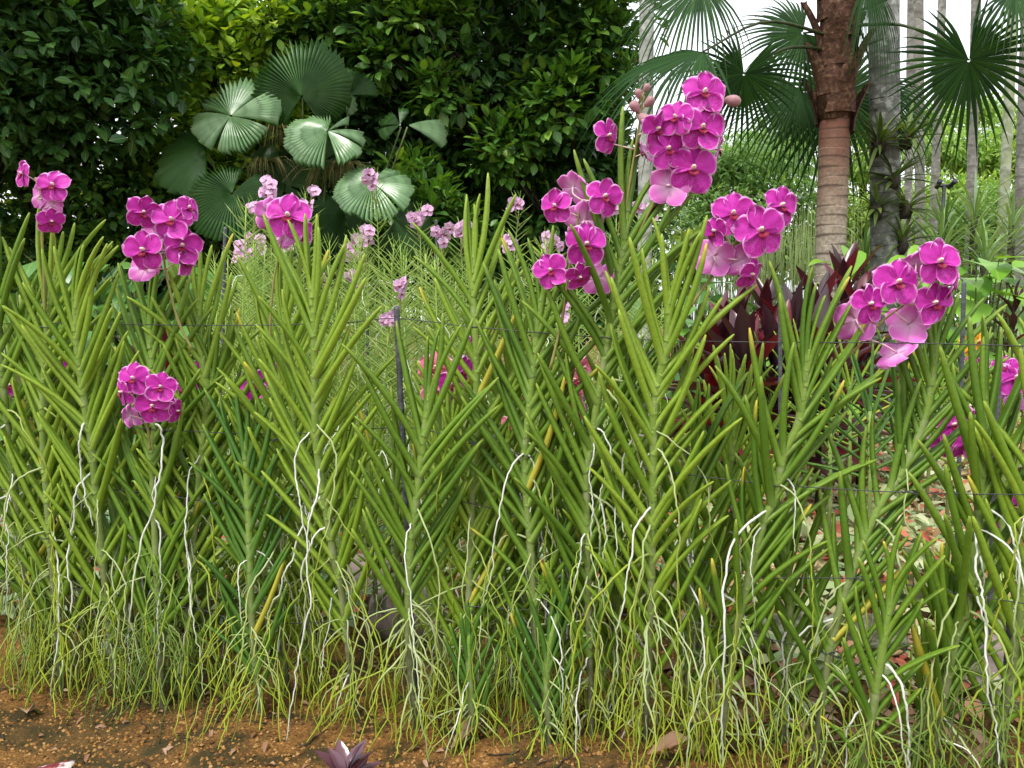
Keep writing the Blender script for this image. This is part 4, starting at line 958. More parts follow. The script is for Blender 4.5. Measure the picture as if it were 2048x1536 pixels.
# low leaf mass farther back, so the bed does not read as bare soil
cover('low_shrub_cover', 'low dark green leafy cover under the trees', [(-300, 1300, 4.3, 6.6, .55, 5200), (1250, 2400, 5.0, 12.0, .6, 9000)], 'bush', .12)

# ------------------------------------------------------------------ big leafy trees
hl = leaf_tmpl(.58, .14, .12, ((0, .03), (.15, .5), (.42, 1.0), (.72, .8), (1, .0)))
def tree(name, label, cat, ells, Ytrunk, xtrunk, mat, leaf, n_whorl, per, seed, group=None, up_bias=.5, shell=.35, trunk_r=.09, singles=300, droop=.25, bark='bark_dark', tmpl=None):
    r = np.random.default_rng(seed); rs = random.Random(seed); tm = tmpl or hl
    b = P(xtrunk, 640, Ytrunk); base = Vector((b.x, Ytrunk, gz(b.x, Ytrunk)))
    t = thing(name, base, label, cat, group); tubes = []
    C = []; Rr = []
    for (x, y, Y, rx, ry, rz) in ells:
        C.append(np.array(P(x, y, Y)) - np.array(base)); Rr.append((rx, ry, rz))
    C, Rr = np.array(C), np.array(Rr)
    top = Vector((0, 0, max(c[2] for c in C) * .8))
    trunk = spline([Vector((0, 0, -.05)), Vector((rs.uniform(-.1, .1), 0, top.z * .5)), top], 12)
    tubes.append((trunk, [trunk_r * (1 - .6 * i / 11) for i in range(12)]))
    for c in C:
        c = Vector(c); s = trunk[min(11, max(2, int(11 * min(.85, .5 * c.z / max(.1, top.z)))))]
        m_ = s.lerp(c, .5) + Vector((rs.uniform(-.1, .1), rs.uniform(-.1, .1), .12))
        tubes.append((spline([s, m_, c], 8), [trunk_r * .4 * (1 - .8 * i / 7) for i in range(8)]))
        for q in range(5):
            e = c + Vector(rand_dirs(1)[0] * .6 * np.array(Rr[0]))
            tubes.append((spline([m_, c.lerp(e, .4), e], 6), [trunk_r * .14 * (1 - .8 * i / 5) for i in range(6)]))
    obj('trunk', tubes_mesh('trunk', tubes, M[bark], 8), t)
    vol = (Rr ** 2).mean(axis=1); ei = r.choice(len(C), n_whorl, p=vol / vol.sum())
    dirs = r.normal(size=(n_whorl, 3)); dirs /= np.linalg.norm(dirs, axis=1, keepdims=True)
    rad = r.random(n_whorl) ** shell
    lump = 1 + .18 * np.sin(dirs[:, 0] * 7 + ei) * np.cos(dirs[:, 2] * 6 + ei * 2)
    wc = C[ei] + dirs * Rr[ei] * (rad * lump)[:, None]
    tone = r.random(n_whorl)
    idx = np.repeat(np.arange(n_whorl), per); N = len(idx)
    dl_ = r.normal(size=(N, 3)); dl_ /= np.linalg.norm(dl_, axis=1, keepdims=True)
    ydir = dirs[idx] * .55 + dl_ * .9 + np.array([0, -.12, up_bias - droop]); zdir = np.tile([0., -.15, 1.], (N, 1)) + dirs[idx] * .5 + dl_[:, ::-1] * .45
    size = leaf * r.uniform(.6, 1.25, N); pos = wc[idx] + dl_ * leaf * .45
    keep = pos[:, 2] + base.z > .15
    pos, ydir, zdir, size, rn = pos[keep], ydir[keep], zdir[keep], size[keep], np.mod(tone[idx] * .75 + r.random(N) * .4, 1)[keep]
    if singles:
        w = pos + np.array(base); sx = 1024 + w[:, 0] / w[:, 1] * F_PX; sy = HORIZON - (w[:, 2] - CAM_H) / w[:, 1] * F_PX
        inf = (sx > 0) & (sx < 2048) & (sy > 0) & (sy < 620)
        order = np.argsort(np.where(inf, w[:, 1], 1e9))[:singles]; order = order[inf[order]]
        mes = []
        for q in range(4): mes.append(mesh_np('leaf', tm[0], tm[1], M[mat], {'rnd': [q * .25] * len(tm[0]), 'v': tm[0][:, 1], 'u': tm[0][:, 0]}))
        for i in order:
            y = Vector(ydir[i]).normalized(); x = y.cross(Vector(zdir[i])).normalized(); z = x.cross(y)
            obj('leaf', mes[i % 4], t, mat_from(x, y, z, pos[i], size[i]))
        msk = np.ones(len(pos), bool); msk[order] = False
        pos, ydir, zdir, size, rn = pos[msk], ydir[msk], zdir[msk], size[msk], rn[msk]
    stuff(obj('crown', bulk_mesh('crown', tm, pos, ydir, zdir, size, M[mat], rn), t))
    return t
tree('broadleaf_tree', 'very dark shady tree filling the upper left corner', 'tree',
     [(-60, 40, 5.6, .9, .8, .8), (120, 60, 5.6, .8, .7, .8), (40, 200, 5.7, .7, .6, .5), (240, 120, 5.8, .5, .6, .6), (-40, -190, 5.4, 1.1, 1.0, .8), (-250, 150, 5.8, .9, .8, 1.1)], 6.4, -120, 'hedge_dark', .105, 2300, 7, 21)  # lobe above the frame is an added overhang that shades the crown
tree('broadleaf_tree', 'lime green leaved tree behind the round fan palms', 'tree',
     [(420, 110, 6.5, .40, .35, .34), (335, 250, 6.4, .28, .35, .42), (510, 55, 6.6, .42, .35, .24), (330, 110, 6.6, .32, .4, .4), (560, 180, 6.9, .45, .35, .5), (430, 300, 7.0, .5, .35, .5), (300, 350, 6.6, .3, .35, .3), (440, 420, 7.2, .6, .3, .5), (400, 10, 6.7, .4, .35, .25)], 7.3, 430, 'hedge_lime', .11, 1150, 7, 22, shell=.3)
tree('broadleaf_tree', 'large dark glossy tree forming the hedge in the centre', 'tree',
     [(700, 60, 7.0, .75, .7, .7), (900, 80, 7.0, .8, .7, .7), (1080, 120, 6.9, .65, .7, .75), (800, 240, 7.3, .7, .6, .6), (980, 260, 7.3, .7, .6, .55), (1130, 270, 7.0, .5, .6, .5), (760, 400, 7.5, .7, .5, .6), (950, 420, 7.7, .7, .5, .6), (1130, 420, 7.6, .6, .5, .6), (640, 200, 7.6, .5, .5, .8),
      (850, -200, 6.8, 1.2, 1.3, .8), (1100, -150, 6.8, .8, 1.2, .7), (760, -220, 6.8, .6, 1.0, .7), (560, 380, 8.0, .8, .5, .8), (1000, 540, 8.0, 1.2, .4, .5), (700, 540, 8.2, 1.2, .4, .5), (500, 560, 8.4, 1.2, .4, .5), (300, 560, 8.4, 1.2, .4, .5), (100, 560, 8.4, 1.2, .4, .5)], 8.4, 950, 'hedge_dark', .12, 4300, 7, 23)  # lobes above the frame overhang unseen, added to shade the hedge
tree('broadleaf_tree', 'mid green tufted tree between the dark hedge and the pale trunk', 'tree',
     [(1180, 40, 6.6, .5, .4, .55), (1120, 200, 6.5, .35, .35, .3), (1010, 300, 6.5, .35, .3, .25), (1210, 130, 6.7, .3, .4, .35), (770, 110, 6.5, .3, .25, .2), (850, 30, 6.4, .4, .3, .2), (640, 40, 6.6, .35, .3, .22), (880, 180, 6.5, .25, .25, .2), (1080, 400, 7.0, .3, .3, .3), (1235, 350, 7.2, .3, .3, .4), (830, 370, 6.9, .35, .3, .3)], 7.6, 1150, 'hedge_mid', .11, 900, 8, 24, shell=.5)
tree('broadleaf_bush', 'small leaved green bush under the dark corner tree at left', 'bush',
     [(130, 330, 6.2, .5, .4, .35), (230, 370, 6.2, .45, .4, .35), (30, 330, 6.4, .5, .4, .4), (60, 470, 6.5, .7, .4, .5), (200, 480, 6.4, .7, .4, .4), (320, 430, 6.6, .5, .4, .5)], 6.6, 150, 'bush', .085, 900, 7, 25, shell=.5, trunk_r=.05)
tree('broadleaf_tree', 'backlit yellow green tree glimpsed at the far left behind the bush', 'tree',
     [(-20, 330, 9.5, .9, .6, .5), (80, 290, 9.6, .6, .6, .4), (150, 380, 9.8, .8, .6, .4)], 9.8, 0, 'bush_yellow', .1, 420, 7, 26, shell=.5)
tree('broadleaf_tree', 'dense dark tree standing behind the whole hedge', 'tree',
     [(-150, 100, 9.3, 1.2, .5, 1.4), (60, 60, 9.3, 1.0, .5, 1.0), (260, 30, 9.3, .9, .5, .8), (480, 120, 9.3, 1.0, .5, 1.1), (680, 120, 9.3, 1.2, .5, 1.2), (880, 100, 9.3, 1.2, .5, 1.2), (1060, 140, 9.2, 1.0, .5, 1.2), (600, 400, 9.3, 1.2, .5, .9), (820, 380, 9.3, 1.2, .5, .9), (1040, 390, 9.3, 1.2, .5, .9), (440, 330, 9.4, .6, .5, .5), (1180, 330, 9.2, .5, .5, .9), (100, 520, 9.0, 1.6, .4, .5), (400, 540, 9.0, 1.6, .4, .5)],
     9.5, 600, 'hedge_dark', .21, 2600, 7, 29, shell=.5, singles=0)  # backdrop crown added to block sky pinholes through the hedge
tree('broadleaf_bush', 'low bright bush in front of the hedge, right of the fan palms', 'bush',
     [(810, 390, 6.3, .35, .3, .3), (870, 440, 6.3, .3, .3, .3), (760, 470, 6.3, .4, .3, .3), (920, 480, 6.4, .3, .3, .3)], 6.5, 830, 'hedge_mid', .11, 260, 7, 27, shell=.5, trunk_r=.03)
tree('broadleaf_bush', 'dark bush closing the gap below the right end of the hedge', 'bush',
     [(1000, 500, 7.2, .6, .4, .5), (1150, 500, 7.1, .5, .4, .5), (1250, 480, 7.2, .4, .4, .5), (1060, 600, 6.8, .8, .4, .4), (1260, 590, 6.6, .5, .4, .4)], 7.2, 1120, 'hedge_dark', .11, 900, 7, 28, shell=.5, trunk_r=.04)

# ------------------------------------------------------------------ round fan palm (left)
def fan_leaf(name, hub, Rm, nrm, mid, sweep, gaps, mat, parent, base, seed, cup=.12, nseg=56):
    """pleated round leaf; angles in degrees clockwise from up as seen from its face"""
    rs = random.Random(seed); n = Vector(nrm).normalized()
    up = Vector((0, 0, 1)) - n * n.z
    if up.length < .05: up = Vector((0, 1, 0)) - n * n.y
    up.normalize(); rt = up.cross(n) * -1
    rt = n.cross(up) * -1; rt = up.cross(n)
    V, Fc, rn, vv = [], [], [], []
    rings = (.03, .3, .6, .85, 1.0)
    prev = None
    for s in range(nseg):
        a0 = mid - sweep / 2 + sweep * s / nseg; a1 = mid - sweep / 2 + sweep * (s + 1) / nseg
        am = (a0 + a1) / 2
        if any(g0 < am < g1 for g0, g1 in gaps): continue
        eg = (.58 if seed == 0 else .3); ll = Rm * (1 - eg + eg * (.5 + .5 * math.cos(R(am - mid)))) * (1 + .03 * math.sin(s * 1.3) + rs.uniform(-.04, .03)); tn = rs.random()
        k = len(V)
        for i, q in enumerate(rings):
            for a, hgt_ in ((a0, -1), (am, 1), (a1, -1)):
                r_ = ll * q * (.91 if (i == 4 and a != am) else 1)
                if i == 4 and a != am: a = a + (am - a) * .4
                ar = R(a); ple = hgt_ * .05 * Rm * q * 2
                zz = -cup * Rm * q * q + ple + .05 * Rm * q * q * math.sin(R(a) * 3 + seed)
                p = hub + (up * math.cos(ar) + rt * math.sin(ar)) * r_ + n * zz
                p.z -= .06 * Rm * q * q * q
                V.append((p - base)[:]); rn.append(tn * .35 + (.65 if hgt_ > 0 else 0)); vv.append(q)  # pleat shading painted in: ridges lighter, valleys darker
        for i in range(len(rings) - 1):
            for j in (0, 1):
                a = k + i * 3 + j; Fc.append((a, a + 1, a + 4, a + 3))
    o = obj(name, mesh_np(name, V, Fc, mat, {'rnd': rn, 'v': vv}, smooth=False), parent)
    return o
Yl = 5.7; bp = P(575, 640, Yl); lb = Vector((bp.x, Yl, gz(bp.x, Yl)))
lic = thing('round_fan_palm', lb, 'clump of palms with large round pleated leaves before the hedge', 'palm')
leaves = [(603, 193, 128, (.0, -1, .18), 0, 285, [], 'fan', 0), (655, 190, 66, (.5, -.7, .5), 40, 180, [(30, 36)], 'fan_pale', .25), (462, 232, 106, (-.12, -.85, .5), 20, 345, [(28, 40), (95, 104), (-70, -62)], 'fan_pale', -.1), (413, 303, 112, (-.2, -.85, .5), -85, 215, [(-20, -12)], 'fan', 0),
          (464, 387, 100, (0, -1, .35), 205, 330, [(120, 128)], 'fan', -.2), (570, 370, 84, (.05, -1, .2), 0, 330, [(100, 112), (-95, -80), (165, 190)], 'fan', .1), (655, 262, 92, (.1, -.7, .6), 200, 330, [(40, 75), (100, 120), (-60, -40), (165, 180)], 'fan_pale', -.15),
          (816, 250, 78, (.3, -.8, .5), 92, 52, [], 'fan_pale', -.1), (800, 250, 48, (-.2, -.8, .4), -60, 150, [(-95, -80), (-30, -15)], 'fan', 0), (745, 366, 92, (.05, -.75, .62), 170, 345, [(0, 22), (46, 58), (-40, -22), (130, 138)], 'fan_pale', -.25),
          (690, 425, 78, (.1, -1, .2), 200, 240, [(170, 180)], 'fan', .05), (700, 190, 62, (.4, -.9, .2), 35, 90, [], 'fan', .1), (545, 275, 60, (-.2, -.8, .5), 150, 150, [(140, 150)], 'fan', .2), (630, 330, 70, (.3, -.9, .2), 60, 150, [(55, 63)], 'fan', .2), (790, 440, 84, (.4, -.9, .3), 120, 190, [], 'fan', .2), (640, 480, 90, (0, -.9, .4), 180, 200, [(170, 176)], 'fan', .3), (505, 215, 70, (.1, -.8, .5), 30, 160, [(20, 28)], 'fan_pale', .15)]
for i, (x, y, rp, n, mid, sw, gaps, mat, dy) in enumerate(leaves):
    hub = P(x, y, Yl + dy)
    lf = fan_leaf('fan_leaf', hub, rp * (Yl + dy) / F_PX, n, mid, sw, gaps, M[mat], lic, lb, i, cup=.1)
    st = Vector((lb.x + (hub.x - lb.x) * .25, Yl + .15, .5)); mid_ = st.lerp(hub, .6) + Vector((0, .12, .1))
    V, Fc, vv = tube_arrays([p - lb for p in spline([st, mid_, hub + Vector(n).normalized() * -.02], 10)], [.011 - .0005 * k for k in range(10)], 6)
    obj('leaf_stalk', mesh_np('leaf_stalk', V, Fc, M['petiole'], {'v': vv}), lic)
for k, xx in enumerate((-.25, .05, .32)):
    V, Fc, vv = tube_arrays([Vector((xx, .15, -.02)), Vector((xx * .95, .15, .5)), Vector((xx * .8, .15, 1.25))], [.06, .055, .045], 9)
    obj('trunk', mesh_np('trunk', V, Fc, M['bark_dark'], {'v': vv}), lic)
tb = []
for (x, y) in ((555, 260), (530, 325), (660, 340), (690, 330)):
    c = P(x, y, Yl - .05) - lb
    for k in range(46):
        d = Vector((random.gauss(0, .10), random.gauss(0, .06), 0)); tb.append((spline([c, c + d * .8 + Vector((0, 0, .02)), c + d * 1.3 + Vector((0, 0, -random.uniform(.06, .16)))], 5), [.0022] * 5))
stuff(obj('fruit_stalks', tubes_mesh('fruit_stalks', tb, M['cascade'], 3), lic))

# ------------------------------------------------------------------ red-trunked fan palm (right)
def ringed_trunk(pts, r0, r1, gap, depth, seed, n=None):
    L = sum((pts[i + 1] - pts[i]).length for i in range(len(pts) - 1)); sp_n = max(48, int(L / gap * 8)); sp = spline(pts, sp_n)
    rs = random.Random(seed); sides = 18; V, Fc, vv = tube_arrays(sp, [1.0] * sp_n, sides); V = np.array(V); ring = np.zeros(len(V))
    C = np.array([p[:] for p in sp]).repeat(sides, 0); f = np.repeat(np.linspace(0, 1, sp_n), sides); ang = np.tile(np.arange(sides) * 2 * np.pi / sides, sp_n)
    ph = np.repeat(np.arange(sp_n) % 8, sides)
    rr = (r0 + (r1 - r0) * f) * (1 + np.where(ph == 0, -depth, np.where(ph == 1, depth * .6, 0)) + .012 * np.sin(ang * 3 + f * 20))
    V = C + (V - C) * rr[:, None]; V[:, 2] += .35 * gap * np.sin(ang + np.repeat(np.array([rs.uniform(0, 6) for _ in range(sp_n // 8 + 1)]).repeat(8)[:sp_n], sides)) * .5
    ring[ph == 0] = 1
    return V, Fc, vv, ring
Yr = 5.6; tp = P(1657, 640, Yr); rb = Vector((tp.x, Yr, gz(tp.x, Yr)))
pal = thing('red_trunk_palm', rb, 'fan palm with ringed reddish trunk and fibrous crown base', 'palm')
ztop = P(1657, 232, Yr).z
V, Fc, vv, ring = ringed_trunk([Vector((0, 0, -.05)), Vector((0.0, 0, 1.0)), Vector((.0, 0, ztop))], .105, .100, .058, .014, 3)
obj('trunk', mesh_np('trunk', V, Fc, M['red_trunk'], {'v': vv, 'ring': ring}), pal)
V, Fc, vv = tube_arrays([Vector((0, 0, ztop - .02)), Vector((0, 0, ztop + .25)), Vector((.0, 0, ztop + .6)), Vector((.0, 0, ztop + 1.3))], [.10, .118, .112, .10], 14)
V = np.array(V) + rng.normal(0, .006, (len(V), 3)); obj('crown_shaft', mesh_np('crown_shaft', V, Fc, M['fibre'], {'v': vv}), pal)
# old leaf bases wrapped round the top of the trunk
for k in range(16):
    az = k * 2.399; z0 = ztop - .10 + .062 * k; d = Vector((math.cos(az), math.sin(az), 0)); s = Vector((-math.sin(az), math.cos(az), 0)); V, Fc = [], []
    for i in range(6):
        q = i / 5; wd = .10 * (1 - q) ** .7 + .012; out_ = .125 + .12 * q ** 1.6
        for j in range(5):
            u = j / 4 * 2 - 1; p = d * (out_ - .045 * u * u * (1 - q * .5)) + s * wd * u + Vector((0, 0, z0 + .34 * q)); V.append(p[:])
    n1 = len(V); V += [(x * .93, y * .93, z) for x, y, z in V]
    for i in range(5):
        for j in range(4):
            a = i * 5 + j; Fc.append((a, a + 1, a + 6, a + 5)); a += n1; Fc.append((a, a + 5, a + 6, a + 1))
    obj('leaf_base', mesh_np('leaf_base', V, Fc, M['fibre'], {'ring': [0.] * len(V)}), pal)
def frond(parent, base, hub, root, Rm, nrm, axis, sweep, seed, nseg=44, droop=.35, mat='frond', split=.46):
    rs = random.Random(seed); n = Vector(nrm).normalized(); u = Vector(axis); u = (u - n * u.dot(n)).normalized(); v = n.cross(u)
    V, Fc, rn, vv = [], [], [], []; Q = (.02, .22, .42, .56, .7, .82, .92, 1.0)
    for s in range(nseg):
        th = -sweep / 2 + sweep * (s + .5) / nseg; half = sweep / nseg / 2
        Ls = Rm * (1 - .22 * (abs(th) / (sweep / 2)) ** 2) * rs.uniform(.92, 1.05); tn = rs.random(); dr = droop * rs.uniform(.6, 1.3)
        k = len(V)
        for i, q in enumerate(Q):
            w = math.tan(half) * Ls * q if q <= split else math.tan(half) * Ls * split * .8 * (1 - ((q - split) / (1 - split)) ** 1.2) + .0012
            d = u * math.cos(th) + v * math.sin(th); sd = v * math.cos(th) - u * math.sin(th)
            g_ = max(0, q - .3)
            c = hub + d * Ls * q + n * (-.10 * Ls * q * q) - Vector((0, 0, 1)) * dr * Ls * g_ * g_ * 1.9 - d * dr * Ls * g_ ** 3 * .5
            for sgn, hh in ((-1, -.35), (0, .35), (1, -.35)):
                p = c + sd * w * sgn + n * w * hh; V.append((p - base)[:]); rn.append(tn); vv.append(q)
        for i in range(len(Q) - 1):
            for j in (0, 1):
                a = k + i * 3 + j; Fc.append((a, a + 1, a + 4, a + 3))
    o = obj('frond', mesh_np('frond', V, Fc, M[mat], {'rnd': rn, 'v': vv}), parent)
    mid_ = root.lerp(hub, .55) + Vector((0, 0, .12 * (hub - root).length))
    V, Fc, vv = tube_arrays([p - base for p in spline([root, mid_, hub], 10)], [.013 - .0008 * k for k in range(10)], 6)
    obj('leaf_stalk', mesh_np('leaf_stalk', V, Fc, M['dark_petiole'], {'v': vv}), o)
    return o
cr = Vector((rb.x, Yr, rb.z + ztop + .45))
fr = [  # hub px, Y, radius px, normal, axis (direction the blade points), sweep deg, droop
    (1488, 148, 5.3, 140, (.1, -.9, -.35), (-.1, -.2, -.9), 310, .15), (1606, 66, 5.8, 150, (.0, -.85, .3), (-.7, -.1, -.4), 270, .25), (1405, 104, 5.0, 265, (-.2, -.45, .85), (-1, -.15, -.15), 170, .42),
    (1680, 190, 6.3, 185, (.0, -1, .1), (0, .1, -1), 330, .2), (1938, 120, 5.0, 185, (.05, -.95, -.25), (.25, -.1, -.85), 330, .15), (2030, -20, 4.9, 170, (.1, -.7, .5), (.6, -.3, -.2), 240, .3),     (1735, -40, 5.3, 150, (.3, -.8, .3), (.2, -.3, -.9), 90, .6), (1400, -30, 5.3, 190, (-.2, -.7, .5), (-.8, -.2, -.4), 200, .5), (1600, 180, 6.3, 170, (-.1, -.9, .3), (-.6, .1, -.8), 190, .3), (1750, 170, 6.4, 170, (.1, -.9, .3), (.5, .2, -.8), 150, .3)]
for i, (x, y, Y, rp, n, ax, sw, dr) in enumerate(fr):
    frond(pal, rb, P(x, y, Y), cr + Vector((0, 0, .04 * i)), rp * Y / F_PX, n, ax, R(sw), 40 + i, droop=dr)

# ------------------------------------------------------------------ other trunks
def bare_trunk(name, label, x0, y0, x1, Y, w0, w1, mat, gap, depth, seed, height=None):
    b = Vector((P(x1, 640, Y).x, Y, 0)); b.z = gz(b.x, Y); top = P(x0, y0, Y)
    d = (top - b); d = d / d.z; h = height or 9.0
    pts = [Vector((0, 0, -.1)), d * (h * .3) + Vector((random.uniform(-.02, .02), 0, 0)), d * h * .65, d * h]
    V, Fc, vv, ring = ringed_trunk(pts, w0 * Y / F_PX / 2, w1 * Y / F_PX / 2, gap, depth, seed)
    t = thing(name, b, label, 'palm' if 'palm' in name else 'tree')
    obj('trunk', mesh_np('trunk', V, Fc, M[mat], {'v': vv, 'ring': ring}), t)
    # crown, far above the frame
    hubr = d * h
    for k in range(9):
        az = k * 2.399; dd = Vector((math.cos(az), math.sin(az), .25 if k % 2 else .7)).normalized(); hp = b + hubr + dd * .9
        frond(t, b, hp, b + hubr, 1.0, Vector((0, 0, 1)) - dd * dd.z, dd, R(150), seed * 20 + k, nseg=18, droop=.5)
    return t, b, d
gt, gb, gdv = bare_trunk('grey_palm', 'thick mottled grey palm trunk carrying small ferny epiphytes', 1772, 0, 1786, 5.9, 58, 54, 'grey_trunk', .10, .012, 5)
bare_trunk('slim_palm', 'pale speckled slim trunk rising behind the tallest orchid', 1292, 0, 1288, 6.0, 29, 27, 'pale_trunk', .16, .012, 6)
bare_trunk('slim_palm', 'slim grey trunk just right of the mottled trunk', 1822, 0, 1812, 10.5, 16, 13, 'slim_trunk', .12, .015, 7)
bare_trunk('slim_palm', 'slim greenish grey trunk, second right of the mottled trunk', 1838, 0, 1850, 9.5, 20, 15, 'slim_trunk', .12, .015, 8)
bare_trunk('slim_palm', 'slim brown grey trunk leaning slightly right at its top', 1884, 0, 1858, 9.0, 17, 13, 'slim_trunk', .12, .015, 9)
bare_trunk('slim_palm', 'short looking grey trunk behind the strap leaved clump', 1945, 250, 1936, 12, 20, 16, 'slim_trunk', .15, .015, 10)
bare_trunk('slim_palm', 'pale greenish slim trunk nearest the right edge', 2014, 230, 1994, 7.8, 20, 16, 'green_trunk', .2, .01, 11)
bare_trunk('slim_palm', 'faint grey trunk at the right picture edge', 2050, 200, 2042, 12, 24, 20, 'slim_trunk', .15, .015, 12)
EPI = [lance_mesh(M['epi'], .12, .35, .3), lance_mesh(M['epi'], .1, .6, .3)]
for i, (x, y, s, lab) in enumerate(((1757, 292, .30, 'dark ferny epiphyte on the left of the mottled trunk, highest'), (1812, 282, .30, 'ferny epiphyte on the right side of the mottled trunk, highest'), (1786, 365, .28, 'ferny epiphyte on the face of the mottled trunk'), (1752, 420, .24, 'small epiphyte low on the left of the mottled trunk'), (1812, 420, .26, 'epiphyte low on the right of the mottled trunk'), (1803, 490, .26, 'lowest epiphyte clump at the foot of the mottled trunk'))):
    p = P(x, y, 5.82); t = thing('epiphyte_fern', p, lab, 'epiphyte'); rs = random.Random(i)
    V, Fc = blob(.05, .05, .07, 8, 6); V = np.array(V) + rng.normal(0, .006, (len(V), 3)); obj('root_ball', mesh_np('root_ball', V, Fc, M['bark_dark'], smooth=False), t)
    for k in range(26):
        az = rs.uniform(0, 6.3); el = R(rs.uniform(-15, 80)); d = Vector((math.cos(az) * math.cos(el), -abs(math.sin(az)) * math.cos(el) * .8, math.sin(el))); u_ = Vector((0, -.3, 1)); xx = d.cross(u_).normalized()
        obj('leaf', EPI[k % 2], t, mat_from(xx, d.normalized(), xx.cross(d).normalized(), (0, 0, 0), s * rs.uniform(.6, 1.1)))

# strap-leaved clump, dark post, reeds, far trees
STR = [lance_mesh(M['strap'], .06, .45, .3), lance_mesh(M['strap'], .055, .8, .3), lance_mesh(M['strap'], .065, .25, .3)]
for i, (x, y, Y, h, lab) in enumerate(((1890, 440, 7.2, 1.0, 'arching strap leaved clump under the dark post'), (1950, 430, 7.0, 1.0, 'arching strap leaved clump right of the dark post'), (2025, 450, 7.6, .9, 'strap leaved clump at the right edge behind the greenish trunk'), (1880, 500, 6.6, .7, 'lower strap leaved clump in front of the slim trunks'), (1730, 500, 6.8, .7, 'bright strap leaved clump between the two big trunks'), (1970, 520, 6.4, .6, 'low strap leaved clump above the bright broad leaves'))):
    p = P(x, y, Y); rosette('strap_leaved_clump', lab, 'plant', Vector((p.x, Y, gz(p.x, Y))), p.z, 110, .42, STR, 300 + i, M['bark_dark'], None, spread=(8, 125), stem_r=.04)
p = P(1888, 372, 6.9); b = Vector((p.x, 6.9, gz(p.x, 6.9))); t = thing('garden_lamp_post', b, 'black metal post with a short crossbar carrying two small fixtures', 'post')
def box(x0, x1, y0, y1, z0, z1):
    V = [(x, y, z) for z in (z0, z1) for y in (y0, y1) for x in (x0, x1)]
    return V, [(0, 2, 3, 1), (4, 5, 7, 6), (0, 1, 5, 4), (2, 6, 7, 3), (0, 4, 6, 2), (1, 3, 7, 5)]
h = p.z - b.z
V, Fc, vv = tube_arrays([Vector((0, 0, -.05)), Vector((0, 0, h * .5)), Vector((0, 0, h))], [.016] * 3, 8); obj('pole', mesh_np('pole', V, Fc, M['black_metal'], {'v': vv}), t)
V, Fc, vv = tube_arrays([Vector((-.075, 0, h)), Vector((0, 0, h + .002)), Vector((.075, 0, h))], [.014] * 3, 8); obj('crossbar', mesh_np('crossbar', V, Fc, M['black_metal'], {'v': vv}), t)
for sx in (-1, 1):
    V, Fc, vv = tube_arrays([Vector((sx * .05, .02, h - .01)), Vector((sx * .06, -.03, h + .02)), Vector((sx * .065, -.06, h + .03))], [.018, .02, .022], 8); obj('lamp_head', mesh_np('lamp_head', V, Fc, M['black_metal'], {'v': vv}), t)
for i, (x, w, ytop, lab) in enumerate(((1590, .45, 420, 'pale green curtain of fine upright reeds left of the red trunk'), (1430, .35, 470, 'faint pale green reeds behind the leaning spray'))):
    Y = 7.4; p = P(x, ytop, Y); b = Vector((p.x, Y, gz(p.x, Y))); t = thing('reed_clump', b, lab, 'plant'); tb = []
    for k in range(240):
        q = Vector((random.uniform(-w, w), random.uniform(-.25, .25), 0)); e = q + Vector((random.gauss(0, .06), random.gauss(0, .04), p.z * random.uniform(.7, 1.05)))
        tb.append((spline([q, q.lerp(e, .5) + Vector((random.gauss(0, .03), 0, 0)), e], 5), [.005, .0045, .004, .0035, .002]))
    stuff(obj('reeds', tubes_mesh('reeds', tb, M['reed'], 3), t))
spray = leaf_tmpl(.30, .05, .25, ((0, 0), (.2, .8), (.5, 1), (.8, .6), (1, 0)))
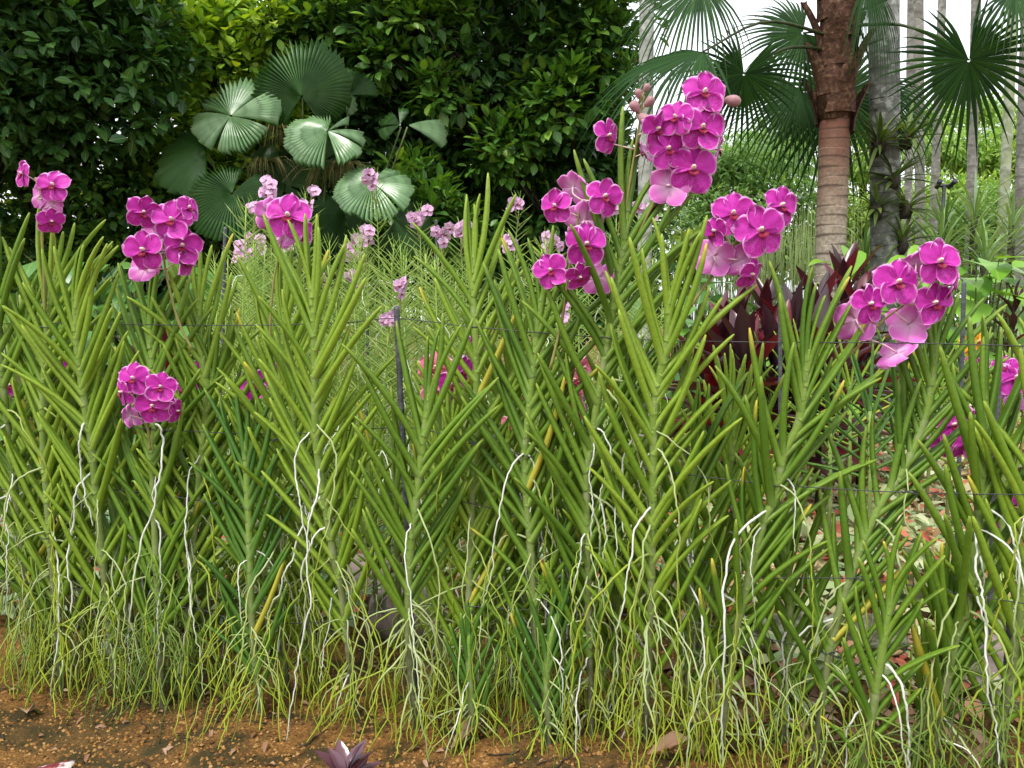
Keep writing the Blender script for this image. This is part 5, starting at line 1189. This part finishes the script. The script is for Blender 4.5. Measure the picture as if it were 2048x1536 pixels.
far = [('feathery tree left of the red trunk, behind the reeds', 1500, 16, [(1480, 330, 15.5, 1.5, 1.2, .5), (1560, 400, 15, 1.3, 1, .5), (1420, 430, 15, 1.2, 1, .6), (1540, 300, 17, 1.4, 1, .5), (1390, 350, 16, 1.0, 1, .7), (1500, 500, 15, 1.6, .9, .6), (1600, 250, 17, 1.0, 1, .4)], 'far_leaf', 3200, .15),
       ('feathery tree seen between the two big trunks', 1720, 18, [(1720, 330, 17, .8, 1, .35), (1730, 420, 17, 1.0, 1, .5), (1700, 480, 18, 1.5, 1, .6), (1740, 260, 19, .7, 1, .3)], 'far_leaf_bright', 1500, .15),
       ('spreading far tree with airy layered branches at right', 1980, 24, [(1900, 300, 23, 1.8, 1.2, .45), (2000, 330, 23, 2.0, 1.2, .4), (1860, 240, 24, 1.2, 1, .3), (2060, 260, 24, 1.8, 1.2, .5), (1900, 390, 22, 1.8, 1.2, .5), (1960, 220, 25, 1.2, 1, .3)], 'far_leaf_bright', 2600, .19),
       ('low far tree line crown at the right edge', 2030, 20, [(2030, 420, 19, 1.5, 1, .6), (1950, 450, 19, 1.6, 1, .5), (1860, 450, 20, 1.4, 1, .5), (2080, 480, 18, 1.5, 1, .6), (1800, 500, 20, 1.6, 1, .6)], 'far_leaf', 2400, .17),
       ('distant tree behind the slim trunks', 1860, 34, [(1840, 470, 32, 3, 2, 1.2), (1960, 490, 32, 3, 2, 1.2), (2060, 470, 33, 3, 2, 1.4), (1700, 500, 34, 4, 2, 1.2), (1500, 500, 34, 4, 2, 1.6), (1400, 420, 34, 2.5, 2, 1.8)], 'far_leaf', 2600, .3)]
for i, (lab, xt, Yt, ells, mat, nw, lf) in enumerate(far):
    tree('feathery_tree', lab, 'tree', ells, Yt, xt, mat, lf, nw, 7, 60 + i, shell=.6, singles=0, trunk_r=.12, droop=.5, tmpl=spray)
tree('papaya_like_shrub', 'small yellow green lobed leaved shrub left of the reeds', 'bush', [(1375, 500, 6.2, .12, .1, .1), (1360, 530, 6.2, .12, .1, .1), (1385, 540, 6.2, .1, .1, .12)], 6.3, 1370, 'bush_yellow', .09, 22, 6, 70, singles=0, trunk_r=.015)
